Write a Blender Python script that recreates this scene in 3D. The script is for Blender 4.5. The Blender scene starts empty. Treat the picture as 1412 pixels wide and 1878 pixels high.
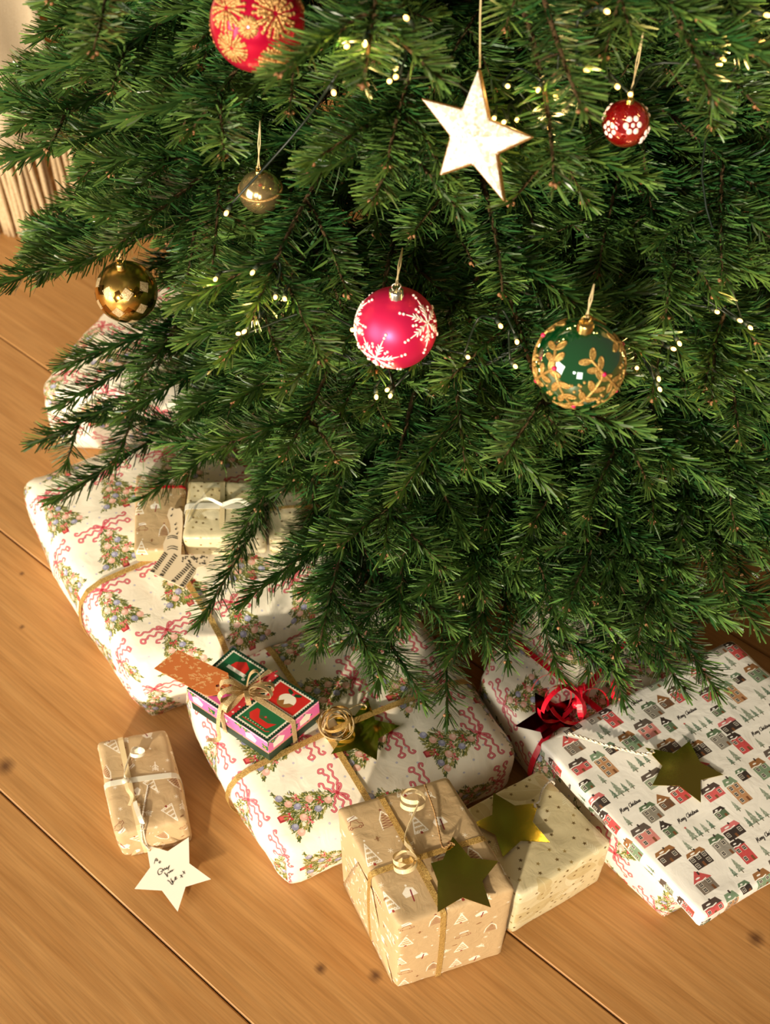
import bpy, math, random
import numpy as np
from mathutils import Vector, Matrix, noise, geometry

# ------------------------------------------------------------------ camera, world, lights, exposure
scene = bpy.context.scene
COL = scene.collection
CAM_H, FPX, CX, CY = 1.30, 2245.0, 706.0, 939.0
TH = math.radians(50.4)
cam_data = bpy.data.cameras.new('camera')
cam = bpy.data.objects.new('camera', cam_data); COL.objects.link(cam)
cam.location = (0, 0, CAM_H); cam.rotation_euler = (math.pi/2 - TH, 0, 0)
cam_data.sensor_fit = 'VERTICAL'; cam_data.sensor_height = 36.0
cam_data.lens = FPX/1878*36.0; cam_data.clip_start = 0.02
cam_data.dof.use_dof = True; cam_data.dof.focus_distance = 1.22; cam_data.dof.aperture_fstop = 6.3
scene.camera = cam

world = bpy.data.worlds.new('world'); scene.world = world; world.use_nodes = True
bg = world.node_tree.nodes['Background']
bg.inputs[0].default_value = (1.0, 0.82, 0.58, 1); bg.inputs[1].default_value = 0.12

def light(name, kind, loc, target, energy, color, **kw):
    d = bpy.data.lights.new(name, kind); o = bpy.data.objects.new(name, d); COL.objects.link(o)
    o.location = loc
    o.rotation_euler = (Vector(target)-Vector(loc)).to_track_quat('-Z', 'Y').to_euler()
    d.energy = energy; d.color = color
    for k, v in kw.items(): setattr(d, k, v)
    return o
# low winter sun through the window behind the camera, to its left, and the window's own soft light
light('low_sun_offscreen', 'SUN', (-1.0, -1.8, 1.15), (0, .9, .3), 4.6, (1.0, 0.87, 0.66), angle=math.radians(3))
light('window_left_offscreen', 'AREA', (-2.3, -0.45, .95), (0, .9, .2), 62, (1.0, 0.92, 0.78), shape='RECTANGLE', size=1.5, size_y=1.5)
light('window_behind_camera_offscreen', 'AREA', (-.15, -2.2, 1.2), (.1, .9, .3), 14, (1.0, 0.92, 0.80), shape='RECTANGLE', size=0.7, size_y=0.9)
scene.view_settings.view_transform = 'Standard'; scene.view_settings.look = 'None'
scene.view_settings.gamma = 1; scene.view_settings.use_curve_mapping = False
scene.view_settings.exposure = 0.12

# ------------------------------------------------------------------ helpers
UP_ = np.array([0, math.sin(TH), math.cos(TH)]); FW_ = np.array([0, math.cos(TH), -math.sin(TH)])
C0 = np.array([0, 0, CAM_H])
def ray(x, y): return np.array([1., 0, 0])*(x-CX)/FPX + UP_*(CY-y)/FPX + FW_
def at(x, y, z):
    d = ray(x, y); return C0 + d*((z-CAM_H)/d[2])
def atd(x, y, dep): return C0 + ray(x, y)*dep
def on_plane(x, y, p0, n):
    d = ray(x, y); n = np.array(n, float); return C0 + d*(((np.array(p0)-C0)@n)/(d@n))
def proj(p):
    v = np.asarray(p, float)-C0; z = v@FW_
    return CX + FPX*v[..., 0]/z, CY - FPX*(v@UP_)/z, z
def nrm(v): v = np.asarray(v, float); return v/max(1e-9, np.linalg.norm(v))

def mesh(name, verts, faces, mat, parent=None, smooth=True, uv=None, mat_ids=None):
    me = bpy.data.meshes.new(name)
    me.from_pydata([tuple(map(float, v)) for v in verts], [], [tuple(f) for f in faces])
    if uv is not None:
        l = me.uv_layers.new(name='UVMap'); l.data.foreach_set('uv', np.asarray(uv, np.float32).ravel())
    for m in (mat if isinstance(mat, (list, tuple)) else [mat]): me.materials.append(m)
    if mat_ids is not None: me.polygons.foreach_set('material_index', mat_ids)
    me.polygons.foreach_set('use_smooth', [smooth]*len(me.polygons))
    me.update()
    return link(name, me, parent)
def link(name, me, parent=None):
    o = bpy.data.objects.new(name, me); COL.objects.link(o)
    if parent is not None:
        o.parent = parent; o.matrix_parent_inverse = PINV.get(parent.name, Matrix())
    return o
PINV = {}
def empty(name, loc, label, cat, group=None):
    o = bpy.data.objects.new(name, None); COL.objects.link(o); o.location = loc; o.empty_display_size = .02
    PINV[o.name] = Matrix.Translation(Vector(loc)).inverted()
    return tag(o, label, cat, group)
def tag(o, label, cat, group=None):
    o['label'] = label; o['category'] = cat
    if group: o['group'] = group
    return o
class MB:
    def __init__(s): s.v = []; s.f = []; s.flat = False
    def add(s, v, f):
        b = len(s.v); s.v += [tuple(map(float, p)) for p in v]; s.f += [tuple(i+b for i in q) for q in f]; return s
    def tube(s, pts, r, n=6, caps=True):
        pts = [np.asarray(p, float) for p in pts]; m = len(pts)
        rs = r if hasattr(r, '__len__') else [r]*m
        v = []; up = None
        for i, p in enumerate(pts):
            t = nrm(pts[min(i+1, m-1)]-pts[max(i-1, 0)])
            if up is None:
                up = nrm(np.cross(t, [0.3, 0.2, 1] if abs(t[2]) < .9 else [1, 0, 0]))
            up = nrm(up - t*(up@t)); b = np.cross(t, up)
            for k in range(n):
                a = 2*math.pi*k/n; v.append(p + rs[i]*(math.cos(a)*up+math.sin(a)*b))
        f = [(i*n+k, i*n+(k+1) % n, (i+1)*n+(k+1) % n, (i+1)*n+k) for i in range(m-1) for k in range(n)]
        if caps: f += [tuple(range(n-1, -1, -1)), tuple((m-1)*n+k for k in range(n))]
        return s.add(v, f)
    def strip(s, pts, sides, w, th=.0004):
        """flat ribbon: pts, sideways unit vectors, width"""
        pts = [np.asarray(p, float) for p in pts]; m = len(pts); v = []; s.flat = True
        ws = w if hasattr(w, '__len__') else [w]*m
        for i, p in enumerate(pts):
            t = nrm(pts[min(i+1, m-1)]-pts[max(i-1, 0)]); b = nrm(sides[i] if len(sides) == m else sides[0]); n = nrm(np.cross(t, b))
            b = np.cross(n, t)*1.0
            v += [p-b*ws[i]/2-n*th/2, p+b*ws[i]/2-n*th/2, p+b*ws[i]/2+n*th/2, p-b*ws[i]/2+n*th/2]
        f = [(i*4+k, i*4+(k+1) % 4, i*4+4+(k+1) % 4, i*4+4+k) for i in range(m-1) for k in range(4)]
        f += [(3, 2, 1, 0), tuple((m-1)*4+k for k in range(4))]
        return s.add(v, f)
    def rope(s, pts, R, pitch, strands=2, n=5):
        pts = smooth_path(pts, max(8, int(path_len(pts)/pitch*7))); m = len(pts)
        L = np.concatenate([[0], np.cumsum(np.linalg.norm(np.diff(pts, axis=0), axis=1))])
        up = None; fr = []
        for i in range(m):
            t = nrm(pts[min(i+1, m-1)]-pts[max(i-1, 0)])
            if up is None: up = nrm(np.cross(t, [.3, .2, 1] if abs(t[2]) < .9 else [1, 0, 0]))
            up = nrm(up-t*(up@t)); fr.append((up, np.cross(t, up)))
        for q in range(strands):
            ph = 2*math.pi*q/strands
            s.tube([pts[i] + R*.55*(math.cos(ph+2*math.pi*L[i]/pitch)*fr[i][0]+math.sin(ph+2*math.pi*L[i]/pitch)*fr[i][1]) for i in range(m)], R*.55, n)
        return s
    def sphere(s, c, r, nu=8, nv=6, sc=(1, 1, 1), M=None):
        v = []; c = np.asarray(c, float)
        for j in range(nv+1):
            for i in range(nu):
                a = 2*math.pi*i/nu; b = math.pi*j/nv
                p = np.array([math.sin(b)*math.cos(a)*sc[0], math.sin(b)*math.sin(a)*sc[1], math.cos(b)*sc[2]])*r
                if M is not None: p = M@p
                v.append(c+p)
        f = [(j*nu+i, (j+1)*nu+i, (j+1)*nu+(i+1) % nu, j*nu+(i+1) % nu) for j in range(nv) for i in range(nu)]
        return s.add(v, f)
    def build(s, name, mat, parent=None, smooth=True): return mesh(name, s.v, s.f, mat, parent, smooth and not s.flat)
def path_len(p): p = np.asarray(p, float); return float(np.linalg.norm(np.diff(p, axis=0), axis=1).sum())
def smooth_path(pts, n):
    """Catmull-Rom through pts, n samples"""
    P = np.asarray(pts, float)
    if len(P) == 2: return np.array([P[0]+(P[1]-P[0])*t for t in np.linspace(0, 1, n)])
    P = np.vstack([2*P[0]-P[1], P, 2*P[-1]-P[-2]]); m = len(P)-3; out = []
    for t in np.linspace(0, m-1e-6, n):
        i = int(t); u = t-i; a, b, c, d = P[i:i+4]
        out.append(.5*((2*b)+(c-a)*u+(2*a-5*b+4*c-d)*u*u+(3*b-a-3*c+d)*u**3))
    return np.array(out)
def plate(name, pts, normal, th, mat, parent=None, hole=None, uvf=None):
    """thin flat cut-out: outline in world points lying in one plane, extruded by th against the normal; optional hole (list of world points)"""
    n = nrm(normal)*th; loops = [[Vector(p) for p in pts]] + ([[Vector(p) for p in hole]] if hole is not None else [])
    tris = geometry.tessellate_polygon(loops); flat = [np.array(p) for l in loops for p in l]; N = len(flat)
    v = flat + [p-n for p in flat]; f = []
    for t in tris:
        a, b, c = [flat[i] for i in t]
        if np.cross(b-a, c-a)@n < 0: t = t[::-1]
        f += [tuple(t), tuple(i+N for i in t[::-1])]
    base = 0
    for l in loops:
        m = len(l)
        f += [(base+i, base+(i+1) % m, base+(i+1) % m+N, base+i+N) for i in range(m)]; base += m
    uv = None
    if uvf: uv = [uvf(v[i]) for q in f for i in q]
    return mesh(name, v, f, mat, parent, smooth=False, uv=uv)
def circle_pts(c, r, a, b, n=14):
    return [np.asarray(c)+r*(math.cos(2*math.pi*i/n)*np.asarray(a)+math.sin(2*math.pi*i/n)*np.asarray(b)) for i in range(n)]

# ------------------------------------------------------------------ materials
def lin(c): return tuple(((x/255)/12.92 if x/255 <= .04045 else ((x/255+.055)/1.055)**2.4) for x in c)
def material(name, rgb=(200, 200, 200), rough=.5, metal=0., spec=.5, bump=0., bscale=200., var=None, emit=None, estr=0., coat=0., linear=False, trans=0.):
    m = bpy.data.materials.new(name); m.use_nodes = True; nt = m.node_tree; p = nt.nodes['Principled BSDF']
    c = rgb if linear else lin(rgb)
    p.inputs['Base Color'].default_value = (*c, 1); p.inputs['Roughness'].default_value = rough
    p.inputs['Metallic'].default_value = metal; p.inputs['Specular IOR Level'].default_value = spec
    p.inputs['Coat Weight'].default_value = coat; p.inputs['Transmission Weight'].default_value = trans
    if emit: p.inputs['Emission Color'].default_value = (*lin(emit), 1); p.inputs['Emission Strength'].default_value = estr
    if bump or var:
        tc = nt.nodes.new('ShaderNodeTexCoord'); nz = nt.nodes.new('ShaderNodeTexNoise'); nz.inputs['Scale'].default_value = bscale; nz.inputs['Detail'].default_value = 3
        nt.links.new(tc.outputs['Object'], nz.inputs['Vector'])
        if bump:
            b = nt.nodes.new('ShaderNodeBump'); b.inputs['Strength'].default_value = bump; b.inputs['Distance'].default_value = .002
            nt.links.new(nz.outputs['Fac'], b.inputs['Height']); nt.links.new(b.outputs['Normal'], p.inputs['Normal'])
        if var:
            r = nt.nodes.new('ShaderNodeValToRGB'); r.color_ramp.elements[0].position = .35; r.color_ramp.elements[1].position = .65
            r.color_ramp.elements[0].color = (*lin(var), 1); r.color_ramp.elements[1].color = (*c, 1)
            nt.links.new(nz.outputs['Fac'], r.inputs['Fac']); nt.links.new(r.outputs['Color'], p.inputs['Base Color'])
    return m
def glitter(name, rgb, dark, scale=900., metal=.7, rough=.3):
    m = bpy.data.materials.new(name); m.use_nodes = True; nt = m.node_tree; p = nt.nodes['Principled BSDF']
    tc = nt.nodes.new('ShaderNodeTexCoord'); vo = nt.nodes.new('ShaderNodeTexVoronoi'); vo.inputs['Scale'].default_value = scale
    nt.links.new(tc.outputs['Object'], vo.inputs['Vector'])
    mx = nt.nodes.new('ShaderNodeMix'); mx.data_type = 'RGBA'
    sp = nt.nodes.new('ShaderNodeSeparateColor'); nt.links.new(vo.outputs['Color'], sp.inputs['Color'])
    nt.links.new(sp.outputs[0], mx.inputs['Factor']); mx.inputs['A'].default_value = (*lin(dark), 1); mx.inputs['B'].default_value = (*lin(rgb), 1)
    nt.links.new(mx.outputs['Result'], p.inputs['Base Color'])
    b = nt.nodes.new('ShaderNodeBump'); b.inputs['Strength'].default_value = .9; b.inputs['Distance'].default_value = .0015
    nt.links.new(sp.outputs[1], b.inputs['Height']); nt.links.new(b.outputs['Normal'], p.inputs['Normal'])
    p.inputs['Metallic'].default_value = metal; p.inputs['Roughness'].default_value = rough
    return m

# --- printed patterns: painted by code into small repeat tiles (no files)
class Tile:
    def __init__(s, w, h, pp, bgc):
        s.pp = pp; s.W = int(round(w*pp)); s.H = int(round(h*pp)); s.a = np.ones((s.H, s.W, 3))*np.array(bgc)/255.
    def _blend(s, x0, y0, cov, color):
        ys = np.arange(y0, y0+cov.shape[0]) % s.H; xs = np.arange(x0, x0+cov.shape[1]) % s.W
        ix = np.ix_(ys, xs); c = cov[..., None]; s.a[ix] = s.a[ix]*(1-c)+np.array(color)/255.*c
    def _box(s, P, pad):
        lo = np.floor(P.min(0)-pad).astype(int); hi = np.ceil(P.max(0)+pad).astype(int)+1
        return lo, hi
    def poly(s, pts, color, alpha=1.):
        P = np.asarray(pts, float)*s.pp; lo, hi = s._box(P, 1); ss = 3
        xs = lo[0]+(np.arange((hi[0]-lo[0])*ss)+.5)/ss; ys = lo[1]+(np.arange((hi[1]-lo[1])*ss)+.5)/ss
        X, Y = np.meshgrid(xs, ys); ins = np.zeros(X.shape, bool); n = len(P)
        for i in range(n):
            x1, y1 = P[i]; x2, y2 = P[(i+1) % n]
            if y1 == y2: continue
            c = ((y1 > Y) != (y2 > Y)) & (X < (x2-x1)*(Y-y1)/(y2-y1)+x1); ins ^= c
        cov = ins.reshape(hi[1]-lo[1], ss, hi[0]-lo[0], ss).mean((1, 3))
        s._blend(lo[0], lo[1], cov*alpha, color)
    def stroke(s, pts, w, color, alpha=1.):
        P = np.asarray(pts, float)*s.pp; hw = max(w*s.pp/2, .35); lo, hi = s._box(P, hw+1)
        X, Y = np.meshgrid(np.arange(lo[0], hi[0])+.5, np.arange(lo[1], hi[1])+.5); D = np.full(X.shape, 1e9)
        for (x1, y1), (x2, y2) in zip(P[:-1], P[1:]):
            dx, dy = x2-x1, y2-y1; t = np.clip(((X-x1)*dx+(Y-y1)*dy)/max(dx*dx+dy*dy, 1e-9), 0, 1)
            D = np.minimum(D, np.hypot(X-x1-t*dx, Y-y1-t*dy))
        s._blend(lo[0], lo[1], np.clip(hw-D+.5, 0, 1)*alpha, color)
    def disc(s, x, y, r, color, ry=None, rot=0., alpha=1.):
        ry = ry or r; t = np.linspace(0, 2*math.pi, 20)[:-1]; c, sn = math.cos(rot), math.sin(rot)
        s.poly([(x+r*math.cos(a)*c-ry*math.sin(a)*sn, y+r*math.cos(a)*sn+ry*math.sin(a)*c) for a in t], color, alpha)
    def image(s, name):
        im = bpy.data.images.new(name, s.W, s.H); px = np.ones((s.H, s.W, 4), np.float32); px[..., :3] = np.clip(s.a, 0, 1)
        im.pixels.foreach_set(px.ravel()); im.update(); im.pack(); return im
def star_pts(x, y, R, r=.45, rot=math.pi/2, n=5):
    return [(x+(R if k % 2 == 0 else R*r)*math.cos(rot+math.pi*k/n), y+(R if k % 2 == 0 else R*r)*math.sin(rot+math.pi*k/n)) for k in range(2*n)]

def script_text(word):
    """slim brush-script strokes, unit x-height; returns strokes and advance"""
    G = {
     'M': (1.5, [[(0, -.3), (.15, .9), (.35, 1.7), (.4, .9), (.45, .2), (.75, 1.2), (.95, 1.7), (1., .8), (1.1, 0), (1.35, .2)]]),
     'C': (1.15, [[(1., 1.45), (.8, 1.7), (.4, 1.4), (.15, .7), (.3, .05), (.7, .05), (1.05, .4)]]),
     'e': (.62, [[(0, .3), (.35, .5), (.4, .85), (.2, .9), (.1, .4), (.25, 0), (.6, .25)]]),
     'r': (.5, [[(0, .1), (.1, .9), (.2, .7), (.45, .85), (.35, .2), (.5, .1)]]),
     'y': (.7, [[(0, .9), (.1, .2), (.35, .2), (.5, .9), (.4, -.3), (.2, -.9), (.05, -.6), (.6, .1)]]),
     'h': (.68, [[(0, 0), (.15, 1.1), (.3, 1.9), (.15, 1.), (.1, 0), (.3, .8), (.48, .8), (.45, .1), (.65, .15)]]),
     'i': (.36, [[(0, .9), (.05, .1), (.33, .2)], [(.12, 1.25), (.14, 1.35)]]),
     's': (.5, [[(0, .2), (.3, .95), (.25, .5), (.4, .2), (.1, 0), (.5, .15)]]),
     't': (.5, [[(.15, 1.6), (.1, .1), (.45, .15)], [(-.1, 1.05), (.5, 1.2)]]),
     'm': (.95, [[(0, 0), (.08, .85), (.15, .2), (.3, .85), (.4, .1), (.55, .85), (.68, .1), (.95, .2)]]),
     'a': (.65, [[(.45, .8), (.15, .8), (.05, .2), (.3, .1), (.47, .8), (.45, .1), (.65, .2)]]),
     ' ': (.55, [])}
    out = []; x = 0
    for ch in word:
        w, st = G[ch]
        for k in st: out.append([(x+a+.22*b, b) for a, b in k])
        x += w
    return out, x

def print_material(name, tile, rough=.45, spec=.4, crumple=.25, bscale=55., metal_dark=False):
    m = bpy.data.materials.new(name); m.use_nodes = True; nt = m.node_tree; p = nt.nodes['Principled BSDF']
    tx = nt.nodes.new('ShaderNodeTexImage'); tx.image = tile.image(name+'_print'); tx.interpolation = 'Cubic'
    nt.links.new(tx.outputs['Color'], p.inputs['Base Color'])
    tc = nt.nodes.new('ShaderNodeTexCoord'); nz = nt.nodes.new('ShaderNodeTexNoise'); nz.inputs['Scale'].default_value = bscale; nz.inputs['Detail'].default_value = 4; nz.inputs['Distortion'].default_value = 1.2
    nt.links.new(tc.outputs['Object'], nz.inputs['Vector'])
    b = nt.nodes.new('ShaderNodeBump'); b.inputs['Strength'].default_value = crumple; b.inputs['Distance'].default_value = .004
    nt.links.new(nz.outputs['Fac'], b.inputs['Height']); nt.links.new(b.outputs['Normal'], p.inputs['Normal'])
    p.inputs['Roughness'].default_value = rough; p.inputs['Specular IOR Level'].default_value = spec
    return m

def paint_tree_paper():
    rnd = random.Random(5); T = Tile(8.0, 17.4, 40, (245, 235, 214))
    for i in range(4):
        for j in range(9):
            x = (i+.5*(j % 2)+.25)*2.0+rnd.uniform(-.2, .2); y = (j+.5)*17.4/9+rnd.uniform(-.2, .2)
            T.disc(x, y, .13, (188, 186, 202)); T.disc(x, y, .06, (206, 202, 214))
    for (mx, my) in ((2.0, 4.0), (6.0, 12.7)):
        y0, hh = my-3.5, 7.0
        pot = [(-.38, -.25), (.38, -.25), (.5, .75), (-.5, .75)]
        T.poly([(mx+a, y0+b) for a, b in pot], (158, 46, 52)); T.poly([(mx+a*.6-.05, y0+b*.7+.1) for a, b in pot], (208, 92, 88))
        greens = [(92, 98, 36), (126, 124, 50), (164, 154, 76), (66, 84, 36), (52, 70, 32), (180, 166, 96), (104, 112, 46)]
        for k in range(900):
            f = 1-math.sqrt(rnd.random())*1.0; y = y0+.55+f*(hh-.7)
            half = 2.95*(1-f)**.92*(.86+.14*math.cos(f*24))+.12
            x = mx+rnd.uniform(-1, 1)*half; a = -math.pi/2+(x-mx)/max(half, .1)*1.15+rnd.gauss(0, .45); L = rnd.uniform(.2, .48)
            c = greens[rnd.randrange(7)] if k > 180 else greens[3+rnd.randrange(2)]
            T.stroke([(x, y), (x+L*math.cos(a), y+L*math.sin(a))], rnd.uniform(.05, .11), c)
        sp = [(-2.2, .9, 0), (-1.2, 1.5, 1), (.2, 1.0, 2), (1.5, .9, 0), (2.3, 1.2, 1), (-.5, 2.2, 0), (.9, 2.2, 1), (-1.5, 2.6, 2), (.1, 3.1, 2), (1.5, 2.7, 2),
              (-.7, 3.7, 1), (.7, 4.0, 0), (-.1, 4.7, 2), (.3, 5.4, 1)]
        for bx, by, kd in sp:
            x, y = mx+bx, y0+by
            if kd == 0: T.disc(x, y, .4, (150, 148, 176)); T.disc(x-.1, y+.1, .2, (186, 186, 206))
            elif kd == 1: T.disc(x, y, .42, (232, 178, 160)); T.disc(x-.1, y+.12, .2, (244, 208, 192))
            else:
                c = rnd.choice([(200, 72, 80), (222, 120, 122), (176, 54, 62)])
                for sx in (-1, 1): T.poly([(x, y), (x+sx*.42, y+.26), (x+sx*.44, y-.14)], c); T.stroke([(x, y), (x+sx*.25, y-.45)], .1, c)
                T.disc(x, y, .1, (150, 40, 50))
        # curled ribbon and bow at the tip
        ax, ay = mx, y0+hh-.35
        for sx in (-1, 1):
            tails = [[(0, 0), (.6, -.25), (1.1, .15), (1.6, -.3), (2.1, .1), (2.6, -.3), (3.1, -.05), (3.3, -.5), (2.95, -.75), (2.8, -.5)],
                     [(0, 0), (.4, .5), (.9, .45), (1.3, .8), (1.9, .55), (2.4, .8), (2.9, .55), (3.3, .8), (3.2, 1.15), (2.95, 1.0)],
                     [(0, 0), (.35, -.5), (.8, -.7), (1.1, -1.05), (1.6, -1.0), (1.8, -1.35), (1.5, -1.5)],
                     [(0, 0), (.5, .75), (.85, .85), (.8, .5), (.35, .2), (0, 0)]]
            for ti, tl in enumerate(tails):
                q = smooth_path([(ax+sx*a, ay+b*(1 if sx > 0 else .9), 0) for a, b in tl], 26)[:, :2]
                T.stroke(q, .23, (174, 50, 62)); T.stroke(q, .12, (226, 128, 136))
        T.disc(ax, ay, .2, (176, 46, 60))
    return T

def paint_kraft():
    rnd = random.Random(8); T = Tile(12, 12, 40, (192, 163, 122)); W = (240, 230, 212); B = (128, 74, 52)
    for k in range(500): x, y = rnd.uniform(0, 12), rnd.uniform(0, 12); a = rnd.uniform(0, 6.3); T.stroke([(x, y), (x+.18*math.cos(a), y+.18*math.sin(a))], .03, rnd.choice([(206, 176, 130), (184, 150, 104)]), .6)
    def tri(x, y, s):
        for k in range(4):
            w = s*(.25+.3*k)*.62; yy = y+s*(1.5-.5*k)
            q = [(x-w+2*w*i/10, yy+(.09 if i % 2 else -.05)*s) for i in range(11)]; T.stroke(q, .10, W)
        T.stroke([(x-.72*s, y-.15*s), (x, y+2*s), (x+.72*s, y-.15*s), (x-.72*s, y-.15*s)], .12, W); T.poly([(x-.12*s, y-.35*s), (x+.12*s, y-.35*s), (x+.12*s, y-.1*s), (x-.12*s, y-.1*s)], (140, 50, 40))
    def fir(x, y, s):
        q = []
        for k in range(6): w = s*(.7-.1*k); q += [(x-w, y+k*.3*s), (x+w, y+.12*s+k*.3*s)]
        T.stroke([(x-.7*s, y-.1*s), (x-.55*s, y+1.1*s), (x, y+2*s), (x+.55*s, y+1.1*s), (x+.7*s, y-.1*s)], .12, W); T.stroke(q, .06, B); T.poly(star_pts(x, y+2.15*s, .2*s), B)
    def house(x, y, s):
        T.poly([(x-.7*s, y), (x+.7*s, y+.1*s), (x+.45*s, y+.9*s), (x-.2*s, y+1.15*s), (x-.85*s, y+.6*s)], W); T.stroke([(x-.05*s, y-.55*s), (x+.12*s, y+.7*s)], .13, (134, 48, 52))
    def twig(x, y, s, a0):
        L = lambda t, o: (x+t*math.cos(a0)-o*math.sin(a0), y+t*math.sin(a0)+o*math.cos(a0))
        T.stroke([L(0, 0), L(1.3*s, 0)], .13, W)
        for t in (.4, .75, 1.0): T.stroke([L(t*s, 0), L((t+.4)*s, .4*s)], .12, W); T.stroke([L(t*s, 0), L((t+.4)*s, -.4*s)], .09, W)
    def car(x, y, s):
        q = [(x-1*s, y), (x-.95*s, y+.4*s), (x-.5*s, y+.5*s), (x-.25*s, y+.95*s), (x+.45*s, y+.95*s), (x+.65*s, y+.5*s), (x+1*s, y+.4*s), (x+1*s, y), (x-1*s, y)]
        T.stroke(q, .06, B); T.disc(x-.55*s, y, .2*s, B); T.disc(x+.6*s, y, .2*s, B); T.disc(x-.55*s, y, .12*s, (196, 163, 116)); T.disc(x+.6*s, y, .12*s, (196, 163, 116))
        T.poly([(x-.6*s, y+1.0*s), (x+.8*s, y+1.1*s), (x+.5*s, y+1.6*s), (x-.5*s, y+1.5*s)], W); T.stroke([(x-.6*s, y+1.1*s), (x+.5*s, y+1.5*s)], .06, B)
    def flake(x, y, s):
        for k in range(3): a = math.pi*k/3; T.stroke([(x-s*math.cos(a), y-s*math.sin(a)), (x+s*math.cos(a), y+s*math.sin(a))], .05, W)
    for a in ((2, 1, 1.05), (8, 7, 1.05), (7.6, 2.6, .95), (1.5, 8.0, .95)): tri(*a)
    for a in ((5, 4, .95), (11, 9.6, .95)): fir(*a)
    for a in ((9.8, 2.5, .9), (3.8, 8.6, .9)): house(*a)
    for a in ((5.4, .9, .9, 1.0), (5.9, 7.2, .9, 1.0), (10.6, 5.6, .8, 2.2)): twig(*a)
    for a in ((2, 5, .8), (8, 10.6, .8)): car(*a)
    for a in ((4, 1.6), (6.2, 6.4), (.5, 3.6), (10.6, 8.2), (7.6, 4.6), (1.6, 10.6), (5.8, 11), (11.3, .8)): flake(*a, .25)
    for k in range(14): T.disc(rnd.uniform(0, 12), rnd.uniform(0, 12), rnd.uniform(.05, .12), W)
    for a in ((3.4, 3.2), (7.2, 8.9), (9.6, .6), (1.2, 9.2), (5.9, 2.9)): T.disc(*a, .3, (142, 106, 70), .12, rnd.uniform(0, 3)); T.stroke([(a[0]-.3, a[1]), (a[0]+.3, a[1]+.05)], .04, B)
    return T

def paint_star_paper():
    rnd = random.Random(3); T = Tile(14, 14, 36, (214, 200, 160))
    for k in range(11):
        x, y = rnd.uniform(0, 14), rnd.uniform(0, 14); a = rnd.uniform(0, 6.3); s = rnd.uniform(1.6, 2.9)
        L = lambda t, o: (x+t*math.cos(a)-o*math.sin(a), y+t*math.sin(a)+o*math.cos(a)); col = rnd.choice([(232, 222, 190), (226, 214, 178), (200, 182, 136)])
        q = [L(s*t, s*.55*math.sin(math.pi*(t+1)/2)**.8) for t in np.linspace(-1, 1, 14)]+[L(s*t, -s*.55*math.sin(math.pi*(t+1)/2)**.8) for t in np.linspace(1, -1, 14)]
        T.poly(q, col); T.stroke([L(-s, 0), L(s, 0)], .04, (232, 224, 196), .7)
    for k in range(4):
        x, y = rnd.uniform(0, 14), rnd.uniform(0, 14); a = rnd.uniform(0, 6.3)
        for j in range(6):
            for sg in (-1, 1):
                p = (x+.35*j*math.cos(a), y+.35*j*math.sin(a)); T.stroke([p, (p[0]+.6*math.cos(a+sg*.7), p[1]+.6*math.sin(a+sg*.7))], .05, (236, 232, 208))
    pts = []
    while len(pts) < 64:
        p = (rnd.uniform(0, 14), rnd.uniform(0, 14))
        if all(min(abs(p[0]-q[0]), 14-abs(p[0]-q[0]))**2+min(abs(p[1]-q[1]), 14-abs(p[1]-q[1]))**2 > .9 for q in pts):
            pts.append(p); T.poly(star_pts(*p, .27, .42, rnd.uniform(0, 6)), rnd.choice([(92, 70, 36), (110, 86, 46), (150, 126, 74)]))
    return T

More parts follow.
